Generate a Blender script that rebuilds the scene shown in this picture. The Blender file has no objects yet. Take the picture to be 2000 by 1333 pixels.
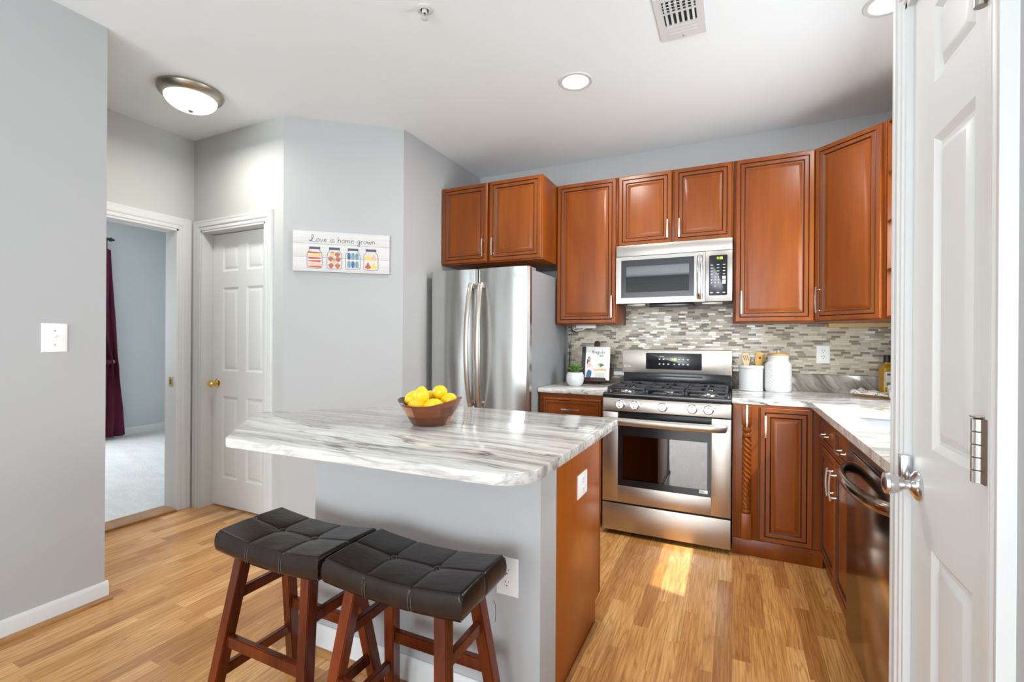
import bpy, bmesh, math, random
from mathutils import Matrix, Vector
random.seed(7)
SC = bpy.context.scene
COL = SC.collection
PI = math.pi

# ------------------------------------------------------------------ camera, world, sun, window light, exposure
CAM_H, CEIL = 1.244, 2.72
F_PX, YAW, PITCH, ROLL = 916.0, 0.442, -0.0006, 0.0062
cam = bpy.data.cameras.new('camera'); camo = bpy.data.objects.new('camera', cam); COL.objects.link(camo)
cam.sensor_fit = 'HORIZONTAL'; cam.sensor_width = 36.0; cam.lens = F_PX / 2000.0 * 36.0
cam.clip_start = 0.02; cam.clip_end = 200
camo.matrix_world = Matrix.Translation((0, 0, CAM_H)) @ Matrix.Rotation(YAW, 4, 'Z') @ Matrix.Rotation(PI / 2 + PITCH, 4, 'X') @ Matrix.Rotation(ROLL, 4, 'Z')
SC.camera = camo
vs = SC.view_settings
vs.view_transform = 'Standard'; vs.look = 'None'; vs.exposure = 0.32; vs.gamma = 1.0; vs.use_curve_mapping = False
SC.display_settings.display_device = 'sRGB'

wd = bpy.data.worlds.new('sky'); SC.world = wd; wd.use_nodes = True
bg = wd.node_tree.nodes['Background']; bg.inputs[0].default_value = (0.80, 0.90, 1.0, 1); bg.inputs[1].default_value = 1.6

sun = bpy.data.lights.new('sun', 'SUN'); suno = bpy.data.objects.new('sun', sun); COL.objects.link(suno)
sun.energy = 5.0; sun.angle = math.radians(0.6); sun.color = (1.0, 0.90, 0.74)
suno.rotation_euler = Vector((-0.66, 0.16, -1.0)).to_track_quat('-Z', 'Y').to_euler(); suno.location = (3, 1, 4)

def window_light(name, loc, direction, w, h, power, color):
    l = bpy.data.lights.new(name, 'AREA'); l.shape = 'RECTANGLE'; l.size = w; l.size_y = h; l.energy = power; l.color = color
    o = bpy.data.objects.new(name, l); COL.objects.link(o); o.location = loc
    o.rotation_euler = Vector(direction).to_track_quat('-Z', 'Y').to_euler()
    return o
window_light('daylight_living_window', (-0.75, -4.15, 1.30), (0, 1, 0), 3.3, 2.0, 175, (0.90, 0.96, 1.0))
window_light('added_living_side_fill', (2.95, -2.25, 1.28), (-1, 0, 0), 3.2, 2.2, 58, (0.90, 0.96, 1.0))  # unseen side window, added as fill for flatter room light
window_light('daylight_kitchen_window', (1.10, 2.45, 1.60), (-1, 0, -0.45), 0.66, 0.95, 30, (0.90, 0.96, 1.0))
window_light('daylight_bedroom_window', (-6.98, 1.9, 1.45), (1, 0.1, 0), 1.5, 1.4, 85, (0.94, 0.98, 1.0))

# ------------------------------------------------------------------ node helpers and materials
def new_mat(name):
    m = bpy.data.materials.new(name); m.use_nodes = True
    return m, m.node_tree, m.node_tree.nodes['Principled BSDF']
def nd(nt, typ, ins=None, **props):
    n = nt.nodes.new(typ)
    for k, v in props.items(): setattr(n, k, v)
    for k, v in (ins or {}).items():
        if hasattr(v, 'is_output') or isinstance(v, bpy.types.NodeSocket): nt.links.new(v, n.inputs[k])
        else: n.inputs[k].default_value = v
    return n
def mth(nt, op, a, b=0.0, c=0.0):
    return nd(nt, 'ShaderNodeMath', {0: a, 1: b, 2: c}, operation=op).outputs[0]
def mixc(nt, fac, a, b, bt='MIX'):
    n = nt.nodes.new('ShaderNodeMix'); n.data_type = 'RGBA'; n.blend_type = bt
    for i, v in ((0, fac), (6, a), (7, b)):
        if isinstance(v, bpy.types.NodeSocket): nt.links.new(v, n.inputs[i])
        else: n.inputs[i].default_value = v
    return n.outputs[2]
def ramp(nt, fac, stops, interp='LINEAR'):
    n = nt.nodes.new('ShaderNodeValToRGB'); nt.links.new(fac, n.inputs[0]); n.color_ramp.interpolation = interp
    el = n.color_ramp.elements
    while len(el) < len(stops): el.new(0.5)
    for e, (p, c) in zip(el, stops): e.position = p; e.color = (c[0], c[1], c[2], 1) if len(c) == 3 else c
    return n.outputs[0]
def coords(nt, scale=(1, 1, 1), rot=(0, 0, 0), src='Object'):
    tc = nt.nodes.new('ShaderNodeTexCoord')
    return nd(nt, 'ShaderNodeMapping', {0: tc.outputs[src], 'Scale': scale, 'Rotation': rot}).outputs[0]
def noise(nt, vec, scale, detail=4, rough=0.55, dist=0.0):
    return nd(nt, 'ShaderNodeTexNoise', {'Vector': vec, 'Scale': scale, 'Detail': detail, 'Roughness': rough, 'Distortion': dist}).outputs[0]
def bump(nt, h, strength, dist=0.002):
    return nd(nt, 'ShaderNodeBump', {'Height': h, 'Strength': strength, 'Distance': dist}).outputs[0]
def c4(c): return (c[0], c[1], c[2], 1.0)

def plain(name, col, rough=0.5, metal=0.0, coat=0.0, spec=0.5, nscale=0, namt=0.05, bmp=0.0, bscale=200):
    m, nt, b = new_mat(name)
    b.inputs['Roughness'].default_value = rough; b.inputs['Metallic'].default_value = metal
    b.inputs['Coat Weight'].default_value = coat; b.inputs['Specular IOR Level'].default_value = spec
    v = coords(nt)
    f = noise(nt, v, nscale or 6.0, 3)
    lo = tuple(x * (1 - namt) for x in col); hi = tuple(min(1, x * (1 + namt)) for x in col)
    nt.links.new(ramp(nt, f, [(0.3, lo), (0.7, hi)]), b.inputs['Base Color'])
    if bmp: nt.links.new(bump(nt, noise(nt, v, bscale, 2), bmp), b.inputs['Normal'])
    return m

def emissive(name, col, strength):
    m, nt, b = new_mat(name)
    b.inputs['Base Color'].default_value = c4(col); b.inputs['Emission Color'].default_value = c4(col); b.inputs['Emission Strength'].default_value = strength
    return m

def wood(name, c_dark, c_light, rough=0.35, coat=0.3, axis='z', grain=0.5, bscale=1.0):
    m, nt, b = new_mat(name)
    s = {'x': (1.2, 22, 22), 'y': (22, 1.2, 22), 'z': (22, 22, 1.2)}[axis]
    s2 = {'x': (0.8, 5, 5), 'y': (5, 0.8, 5), 'z': (5, 5, 0.8)}[axis]
    oi = nt.nodes.new('ShaderNodeObjectInfo')
    off = nd(nt, 'ShaderNodeCombineXYZ', {0: mth(nt, 'MULTIPLY', oi.outputs['Random'], 7.0), 1: mth(nt, 'MULTIPLY', oi.outputs['Random'], 13.0), 2: mth(nt, 'MULTIPLY', oi.outputs['Random'], 3.0)}).outputs[0]
    va = nd(nt, 'ShaderNodeVectorMath', {0: coords(nt, s), 1: off}, operation='ADD').outputs[0]
    vb = nd(nt, 'ShaderNodeVectorMath', {0: coords(nt, s2), 1: off}, operation='ADD').outputs[0]
    a = noise(nt, va, 3.0 * bscale, 5, 0.6, 0.4); bb = noise(nt, vb, 1.0 * bscale, 3, 0.5, 0.6)
    f = mth(nt, 'ADD', mth(nt, 'MULTIPLY', a, 0.45 * grain), mth(nt, 'MULTIPLY', bb, 0.65))
    nt.links.new(ramp(nt, f, [(0.35, c_dark), (0.72, c_light)]), b.inputs['Base Color'])
    b.inputs['Roughness'].default_value = rough; b.inputs['Coat Weight'].default_value = coat; b.inputs['Coat Roughness'].default_value = 0.18; b.inputs['Specular IOR Level'].default_value = 0.28
    nt.links.new(bump(nt, a, 0.05), b.inputs['Normal'])
    return m

def cells(nt, across, along, w, length, gap_w, gap_l):
    """random value per strip of a running-bond layout, plus a mask that is 1 in the joints"""
    r = mth(nt, 'DIVIDE', across, w); row = mth(nt, 'FLOOR', r)
    wn = nd(nt, 'ShaderNodeTexWhiteNoise', {'W': row}, noise_dimensions='1D').outputs[0]
    q = mth(nt, 'ADD', mth(nt, 'DIVIDE', along, length), mth(nt, 'MULTIPLY', wn, 17.31)); cell = mth(nt, 'FLOOR', q)
    rnd = nd(nt, 'ShaderNodeTexWhiteNoise', {'Vector': nd(nt, 'ShaderNodeCombineXYZ', {0: row, 1: cell}).outputs[0]}, noise_dimensions='2D').outputs[0]
    fr = mth(nt, 'FRACT', r); fq = mth(nt, 'FRACT', q)
    e1 = mth(nt, 'MINIMUM', fr, mth(nt, 'SUBTRACT', 1.0, fr)); e2 = mth(nt, 'MINIMUM', fq, mth(nt, 'SUBTRACT', 1.0, fq))
    m1 = mth(nt, 'LESS_THAN', e1, gap_w / w / 2); m2 = mth(nt, 'LESS_THAN', e2, gap_l / length / 2)
    return rnd, mth(nt, 'MAXIMUM', m1, m2), row

def floor_mat():
    m, nt, b = new_mat('oak_strip_floor')
    tc = nt.nodes.new('ShaderNodeTexCoord'); sp = nd(nt, 'ShaderNodeSeparateXYZ', {0: tc.outputs['Object']})
    rnd, gap, row = cells(nt, sp.outputs[0], sp.outputs[1], 0.0655, 0.52, 0.0008, 0.0010)
    z = mth(nt, 'MULTIPLY', rnd, 61.0)
    vc = nd(nt, 'ShaderNodeCombineXYZ', {0: mth(nt, 'MULTIPLY', sp.outputs[0], 11.0), 1: mth(nt, 'MULTIPLY', sp.outputs[1], 0.75), 2: z}).outputs[0]
    vf = nd(nt, 'ShaderNodeCombineXYZ', {0: mth(nt, 'MULTIPLY', sp.outputs[0], 150.0), 1: mth(nt, 'MULTIPLY', sp.outputs[1], 5.0), 2: z}).outputs[0]
    big = noise(nt, vc, 1.0, 2, 0.5, 0.3)
    rings = mth(nt, 'ABSOLUTE', mth(nt, 'SINE', mth(nt, 'MULTIPLY', big, 42.0)))
    lines = mth(nt, 'SUBTRACT', 1.0, mth(nt, 'SMOOTH_MIN', mth(nt, 'MULTIPLY', rings, 1.7), 1.0, 0.2))
    fine = noise(nt, vf, 1.0, 4, 0.65)
    base = ramp(nt, rnd, [(0.0, (0.46, 0.205, 0.058)), (0.35, (0.64, 0.320, 0.100)), (0.7, (0.72, 0.385, 0.132)), (1.0, (0.80, 0.465, 0.180))])
    c1 = mixc(nt, mth(nt, 'MULTIPLY', lines, 0.50), base, (0.34, 0.140, 0.040, 1))
    fm = ramp(nt, fine, [(0.40, (0.30, 0.13, 0.04)), (0.60, (1, 1, 1))])
    c2 = mixc(nt, 0.42, c1, fm, 'MULTIPLY')
    c3 = mixc(nt, mth(nt, 'MULTIPLY', gap, 0.35), c2, (0.16, 0.07, 0.025, 1))
    nt.links.new(c3, b.inputs['Base Color'])
    b.inputs['Roughness'].default_value = 0.23; b.inputs['Coat Weight'].default_value = 0.15; b.inputs['Coat Roughness'].default_value = 0.15
    nt.links.new(bump(nt, mth(nt, 'SUBTRACT', fine, mth(nt, 'MULTIPLY', gap, 1.0)), 0.05, 0.001), b.inputs['Normal'])
    return m

def mosaic_mat():
    m, nt, b = new_mat('glass_and_stone_mosaic')
    tc = nt.nodes.new('ShaderNodeTexCoord'); sp = nd(nt, 'ShaderNodeSeparateXYZ', {0: tc.outputs['Object']})
    al = mth(nt, 'ADD', sp.outputs[0], sp.outputs[1])
    rnd, gap, row = cells(nt, sp.outputs[2], al, 0.0150, 0.052, 0.0014, 0.0014)
    col = ramp(nt, rnd, [(0.0, (0.215, 0.175, 0.135)), (0.22, (0.31, 0.260, 0.205)), (0.30, (0.50, 0.43, 0.325)), (0.55, (0.62, 0.545, 0.415)), (0.80, (0.62, 0.56, 0.45)), (0.93, (0.42, 0.40, 0.335))], 'CONSTANT')
    n = noise(nt, tc.outputs['Object'], 60, 3)
    col = mixc(nt, 0.25, col, ramp(nt, n, [(0.3, (0.62, 0.60, 0.57)), (0.7, (1, 1, 1))]), 'MULTIPLY')
    col = mixc(nt, gap, col, (0.50, 0.46, 0.39, 1))
    nt.links.new(col, b.inputs['Base Color'])
    gl = mth(nt, 'FRACT', mth(nt, 'MULTIPLY', rnd, 7.77))
    nt.links.new(mth(nt, 'MAXIMUM', mth(nt, 'MULTIPLY_ADD', mth(nt, 'GREATER_THAN', gl, 0.6), -0.36, 0.45), mth(nt, 'MULTIPLY', gap, 0.8)), b.inputs['Roughness'])
    nt.links.new(bump(nt, mth(nt, 'SUBTRACT', 1.0, gap), 0.6, 0.0012), b.inputs['Normal'])
    return m

def granite(name, rot, brown=0.0, dark=1.0, stretch=(1.0, 15, 11)):
    m, nt, b = new_mat(name)
    tc = nt.nodes.new('ShaderNodeTexCoord')
    v0 = nd(nt, 'ShaderNodeMapping', {0: tc.outputs['Object'], 'Rotation': rot}).outputs[0]
    w = nd(nt, 'ShaderNodeTexNoise', {'Vector': v0, 'Scale': 2.2, 'Detail': 3.0}).outputs[1]
    wob = nd(nt, 'ShaderNodeVectorMath', {0: nd(nt, 'ShaderNodeVectorMath', {0: w, 1: (0.5, 0.5, 0.5)}, operation='SUBTRACT').outputs[0], 'Scale': 0.11}, operation='SCALE').outputs[0]
    v1 = nd(nt, 'ShaderNodeVectorMath', {0: v0, 1: wob}, operation='ADD').outputs[0]
    vs_ = nd(nt, 'ShaderNodeVectorMath', {0: v1, 1: stretch}, operation='MULTIPLY').outputs[0]
    a = noise(nt, vs_, 1.1, 6, 0.62, 0.2)
    vf = nd(nt, 'ShaderNodeVectorMath', {0: v1, 1: tuple(s * 3.0 for s in stretch)}, operation='MULTIPLY').outputs[0]
    f = noise(nt, vf, 1.6, 5, 0.7, 0.3)
    vl = nd(nt, 'ShaderNodeVectorMath', {0: v1, 1: (stretch[0] * 0.55, stretch[1] * 0.42, stretch[2] * 0.42)}, operation='MULTIPLY').outputs[0]
    vein = noise(nt, vl, 1.3, 5, 0.6, 0.5)
    base = ramp(nt, a, [(0.28, (0.30 - .12 * brown, 0.29 - .14 * brown, 0.27 - .16 * brown)), (0.42, (0.50 - .26 * brown, 0.49 - .29 * brown, 0.455 - .30 * brown)), (0.52, (0.64 - .32 * brown, 0.63 - .35 * brown, 0.60 - .37 * brown)), (0.66, (0.74 - .30 * brown, 0.735 - .33 * brown, 0.71 - .36 * brown)), (0.80, (0.50 - .2 * brown, 0.475 - .22 * brown, 0.41 - .2 * brown))])
    c1 = mixc(nt, 0.55, base, ramp(nt, f, [(0.36, (0.40, 0.38, 0.35)), (0.52, (1, 1, 1))]), 'MULTIPLY')
    vm = mth(nt, 'ABSOLUTE', mth(nt, 'SUBTRACT', vein, 0.5))
    vmask = ramp(nt, vm, [(0.0, (1, 1, 1)), (0.008, (0.7, 0.7, 0.7)), (0.022, (0, 0, 0))])
    breakup = ramp(nt, noise(nt, v0, 3.1, 3), [(0.42, (0, 0, 0)), (0.58, (1, 1, 1))])
    vmask = mth(nt, 'MULTIPLY', mth(nt, 'MULTIPLY', vmask, breakup), 0.85 * dark)
    c2 = mixc(nt, vmask, c1, (0.055, 0.045, 0.040, 1))
    if brown:
        br = ramp(nt, noise(nt, vl, 2.4, 4, 0.6, 0.6), [(0.46, (0, 0, 0)), (0.60, (1, 1, 1))])
        c2 = mixc(nt, mth(nt, 'MULTIPLY', br, 0.85 * brown), c2, (0.125, 0.095, 0.065, 1))
    nt.links.new(c2, b.inputs['Base Color'])
    b.inputs['Roughness'].default_value = 0.10; b.inputs['Specular IOR Level'].default_value = 0.55
    return m

def steel(name, col, rough=0.26, aniso=0.6, along='x', wav=0.0):
    m, nt, b = new_mat(name)
    s = {'x': (1, 90, 260), 'z': (260, 260, 1.5)}[along]
    n = noise(nt, coords(nt, s), 3.0, 3, 0.6)
    nt.links.new(ramp(nt, n, [(0.3, tuple(c * 0.93 for c in col)), (0.7, tuple(min(1, c * 1.04) for c in col))]), b.inputs['Base Color'])
    b.inputs['Metallic'].default_value = 1.0; b.inputs['Roughness'].default_value = rough; b.inputs['Anisotropic'].default_value = aniso
    if wav:
        nt.links.new(bump(nt, noise(nt, coords(nt, (3.0, 1.0, 0.55)), 2.0, 1), wav, 0.05), b.inputs['Normal'])
    return m

def thin_glass(name, tint, refl=0.08, rough=0.02):
    m, nt, b = new_mat(name)
    nt.nodes.remove(b); out = nt.nodes['Material Output']
    tr = nd(nt, 'ShaderNodeBsdfTransparent', {0: c4(tint)}); gl = nd(nt, 'ShaderNodeBsdfGlossy', {0: (0.9, 0.9, 0.9, 1), 1: rough})
    fr = nd(nt, 'ShaderNodeFresnel', {0: 1.5})
    fac = mth(nt, 'ADD', fr.outputs[0], refl)
    mx = nd(nt, 'ShaderNodeMixShader', {0: fac, 1: tr.outputs[0], 2: gl.outputs[0]}); nt.links.new(mx.outputs[0], out.inputs[0])
    return m

def carpet_mat():
    m, nt, b = new_mat('pale_carpet'); v = coords(nt)
    n1 = noise(nt, v, 120, 3, 0.7); n2 = noise(nt, coords(nt, (3, 8, 1), (0, 0, 0.6)), 1.2, 3)
    f = mth(nt, 'ADD', mth(nt, 'MULTIPLY', n1, 0.6), mth(nt, 'MULTIPLY', n2, 0.4))
    nt.links.new(ramp(nt, f, [(0.3, (0.45, 0.455, 0.455)), (0.7, (0.66, 0.67, 0.67))]), b.inputs['Base Color'])
    b.inputs['Roughness'].default_value = 1.0; nt.links.new(bump(nt, n1, 0.8, 0.01), b.inputs['Normal'])
    return m

def leather_mat():
    m, nt, b = new_mat('dark_brown_leather'); v = coords(nt)
    n = noise(nt, v, 9, 4); cr = nd(nt, 'ShaderNodeTexVoronoi', {'Vector': v, 'Scale': 420.0}).outputs[0]
    nt.links.new(ramp(nt, n, [(0.3, (0.012, 0.0075, 0.0065)), (0.75, (0.024, 0.0150, 0.013))]), b.inputs['Base Color'])
    b.inputs['Roughness'].default_value = 0.23; b.inputs['Specular IOR Level'].default_value = 0.30
    h = mth(nt, 'ADD', mth(nt, 'MULTIPLY', cr, 0.15), noise(nt, coords(nt, (14, 30, 10)), 1.5, 3))
    nt.links.new(bump(nt, h, 0.25, 0.004), b.inputs['Normal'])
    return m

def towel_mat():
    m, nt, b = new_mat('patterned_cotton'); v = coords(nt)
    n = noise(nt, v, 26, 2, 0.5, 1.2)
    s = mth(nt, 'SINE', mth(nt, 'MULTIPLY', n, 46.0))
    nt.links.new(ramp(nt, s, [(0.30, (0.80, 0.78, 0.74)), (0.72, (0.80, 0.78, 0.74)), (0.80, (0.10, 0.10, 0.11))]), b.inputs['Base Color'])
    b.inputs['Roughness'].default_value = 0.95
    return m

def acacia_mat():
    m, nt, b = new_mat('acacia_bowl_wood'); tc = nt.nodes.new('ShaderNodeTexCoord'); sp = nd(nt, 'ShaderNodeSeparateXYZ', {0: tc.outputs['Object']})
    ang = nd(nt, 'ShaderNodeMath', {0: sp.outputs[1], 1: sp.outputs[0]}, operation='ARCTAN2').outputs[0]
    rnd, gap, row = cells(nt, sp.outputs[2], ang, 0.038, 1.05, 0.0003, 0.003)
    col = ramp(nt, rnd, [(0.0, (0.075, 0.018, 0.006)), (0.3, (0.120, 0.031, 0.009)), (0.6, (0.190, 0.050, 0.014)), (0.86, (0.095, 0.024, 0.008)), (0.93, (0.42, 0.185, 0.075))], 'CONSTANT')
    g = noise(nt, coords(nt, (6, 6, 60)), 2.0, 4, 0.6, 1.0)
    col = mixc(nt, 0.5, col, ramp(nt, g, [(0.35, (0.45, 0.38, 0.35)), (0.6, (1, 1, 1))]), 'MULTIPLY')
    nt.links.new(col, b.inputs['Base Color']); b.inputs['Roughness'].default_value = 0.3; b.inputs['Coat Weight'].default_value = 0.3
    return m

def alabaster_mat():
    m, nt, b = new_mat('lit_alabaster_glass'); v = coords(nt, (8, 5, 5))
    n = noise(nt, v, 1.2, 4, 0.6, 1.5)
    c = ramp(nt, n, [(0.35, (0.62, 0.66, 0.55)), (0.55, (1.0, 1.0, 0.94))])
    nt.links.new(c, b.inputs['Base Color']); nt.links.new(c, b.inputs['Emission Color']); b.inputs['Emission Strength'].default_value = 1.5
    b.inputs['Roughness'].default_value = 0.2
    return m

M = {}
M['wall'] = plain('grey_wall_paint', (0.422, 0.426, 0.430), 0.75, nscale=1.5, namt=0.015, bmp=0.03)
M['hall'] = plain('hall_wall_paint', (0.50, 0.505, 0.49), 0.75, nscale=1.5, namt=0.015, bmp=0.03)
M['bed'] = plain('blue_grey_wall_paint', (0.56, 0.585, 0.59), 0.8, nscale=1.5, namt=0.015)
M['ceil'] = plain('ceiling_paint', (0.805, 0.845, 0.86), 0.9, nscale=1.5, namt=0.015, bmp=0.03)
M['trim'] = plain('white_trim_paint', (0.65, 0.655, 0.65), 0.35, nscale=2, namt=0.01)
M['door'] = plain('white_door_paint', (0.655, 0.66, 0.655), 0.4, nscale=2, namt=0.01)
M['halldoor'] = plain('white_door_paint_lit', (0.80, 0.805, 0.80), 0.4, nscale=2, namt=0.01)  # same door paint, lightened to make up for weak light in the hall
M['floor'] = floor_mat(); M['carpet'] = carpet_mat(); M['mosaic'] = mosaic_mat()
M['oaktrim'] = wood('oak_trim', (0.26, 0.12, 0.04), (0.45, 0.23, 0.08), axis='x')
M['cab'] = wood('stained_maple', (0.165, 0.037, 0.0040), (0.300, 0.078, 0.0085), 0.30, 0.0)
M['glaze'] = plain('dark_glaze', (0.030, 0.010, 0.005), 0.5)
M['rawwood'] = wood('raw_pine', (0.55, 0.36, 0.15), (0.72, 0.52, 0.26), 0.6, 0.0, 'x')
M['stoolwood'] = wood('mahogany_stain', (0.062, 0.010, 0.0025), (0.235, 0.042, 0.009), 0.25, 0.15)
M['endpanel'] = wood('window_lit_maple', (0.300, 0.072, 0.0065), (0.400, 0.108, 0.0110), 0.30, 0.1)  # cabinet wood made lighter and more orange to stand for window light
M['granite'] = granite('streaked_granite', (0, 0, 0.03))
M['granite2'] = granite('streaked_granite_counter', (0, 0, -0.22), dark=1.1, stretch=(1.2, 11, 9))
M['granite3'] = granite('brown_granite_upstand', (0, -0.85, 0), brown=0.9, dark=0.9, stretch=(1.3, 5, 7))
M['steel'] = steel('brushed_steel', (0.52, 0.47, 0.42), 0.38, 0.5, 'x')
M['mwsteel'] = steel('brushed_steel_dimmed', (0.40, 0.375, 0.345), 0.40, 0.5, 'x')  # same steel with a darker colour, to tone down the bright window reflection
M['fsteel'] = steel('refrigerator_steel', (0.63, 0.63, 0.61), 0.22, 0.4, 'z', 0.30)
M['fside'] = plain('grey_cabinet_side', (0.24, 0.245, 0.255), 0.45, nscale=3)
M['nickel'] = plain('satin_nickel', (0.70, 0.67, 0.62), 0.25, 1.0)
M['chrome'] = plain('polished_nickel', (0.72, 0.72, 0.73), 0.16, 1.0)
M['hingeleaf'] = plain('tarnished_brown_metal', (0.20, 0.14, 0.10), 0.5, 0.8)
M['hingemetal'] = plain('dull_nickel', (0.42, 0.40, 0.37), 0.42, 1.0)
M['brass'] = plain('polished_brass', (0.85, 0.58, 0.16), 0.18, 1.0)
M['bronze'] = plain('brushed_bronze', (0.42, 0.39, 0.32), 0.35, 1.0)
M['black'] = plain('black_enamel', (0.012, 0.012, 0.014), 0.18, spec=0.5)
M['iron'] = plain('cast_iron', (0.020, 0.020, 0.023), 0.42, bmp=0.1)
M['rubber'] = plain('black_plastic', (0.015, 0.015, 0.016), 0.5)
M['sinksteel'] = plain('satin_sink_steel', (0.50, 0.52, 0.55), 0.55, 0.5)
M['dwsteel'] = steel('dark_steel', (0.33, 0.265, 0.22), 0.17, 0.2, 'x')
M['plastic'] = plain('white_plastic', (0.82, 0.82, 0.80), 0.35)
M['slot'] = plain('dark_slot', (0.03, 0.03, 0.03), 0.6)
M['ceramic'] = plain('white_ceramic', (0.62, 0.63, 0.63), 0.22, coat=0.3)
M['leather'] = leather_mat(); M['stitch'] = plain('grey_stitching', (0.11, 0.09, 0.08), 0.7)
M['lemon'] = plain('lemon_peel', (0.92, 0.58, 0.010), 0.38, nscale=30, namt=0.06, bmp=0.15, bscale=260)
M['acacia'] = acacia_mat(); M['towel'] = towel_mat()
M['velvet'] = plain('burgundy_cloth', (0.085, 0.003, 0.022), 0.85, nscale=12, namt=0.2)
M['alabaster'] = alabaster_mat()
M['lamp'] = emissive('lit_lens', (1.0, 0.98, 0.94), 3.0)
M['green7'] = emissive('lit_digits', (0.62, 1.0, 0.04), 1.3)
M['leaf'] = plain('succulent_leaf', (0.10, 0.20, 0.030), 0.45, nscale=20, namt=0.35)
M['paper'] = plain('printed_paper', (0.80, 0.80, 0.78), 0.45)
M['ink'] = plain('black_ink', (0.022, 0.020, 0.028), 0.6)
M['plate'] = plain('oven_interior', (0.10, 0.075, 0.06), 0.5)
M['ovenglass'] = thin_glass('oven_glass', (0.42, 0.34, 0.28), 0.10)
M['mwglass'] = thin_glass('microwave_glass', (0.50, 0.48, 0.46), 0.06)
M['oil'] = plain('olive_oil_bottle', (0.50, 0.27, 0.006), 0.08, coat=0.5)
M['spoon'] = wood('pale_beech', (0.62, 0.42, 0.22), (0.78, 0.58, 0.36), 0.5, 0.0)
M['spoon2'] = wood('golden_bamboo', (0.48, 0.26, 0.055), (0.66, 0.40, 0.11), 0.45, 0.1)
M['walnut'] = wood('dark_walnut', (0.035, 0.014, 0.009), (0.085, 0.034, 0.020), 0.45, 0.1)
M['tray'] = wood('acacia_tray', (0.22, 0.10, 0.03), (0.42, 0.20, 0.07), 0.45, 0.1, 'x')
M['duct'] = plain('dark_duct', (0.045, 0.042, 0.038), 0.8)
M['ductmetal'] = plain('duct_metal', (0.30, 0.29, 0.28), 0.5, 0.6)
def flat(name, c): return plain(name, c, 0.6, namt=0.12, nscale=40)
M['p_red'] = flat('paint_red', (0.50, 0.105, 0.060)); M['p_yel'] = flat('paint_yellow', (0.78, 0.53, 0.09)); M['p_peach'] = flat('paint_peach', (0.75, 0.42, 0.24))
M['p_blue'] = flat('paint_blue', (0.05, 0.12, 0.27)); M['p_teal'] = flat('paint_teal', (0.14, 0.28, 0.32)); M['p_green'] = flat('paint_green', (0.20, 0.27, 0.15)); M['p_lid'] = flat('paint_lid', (0.085, 0.075, 0.115))
M['p_skin'] = flat('print_skin', (0.55, 0.33, 0.23)); M['p_table'] = flat('print_table', (0.42, 0.33, 0.25)); M['p_pink'] = flat('print_pink', (0.68, 0.50, 0.45)); M['p_grey'] = flat('print_grey', (0.55, 0.55, 0.55))
def signboard():
    m, nt, b = new_mat('whitewashed_board'); n = noise(nt, coords(nt, (1.5, 1.5, 40)), 2.5, 4, 0.7)
    nt.links.new(ramp(nt, n, [(0.30, (0.52, 0.505, 0.50)), (0.5, (0.60, 0.59, 0.585))]), b.inputs['Base Color']); b.inputs['Roughness'].default_value = 0.7
    return m
M['sign'] = signboard()

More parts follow.
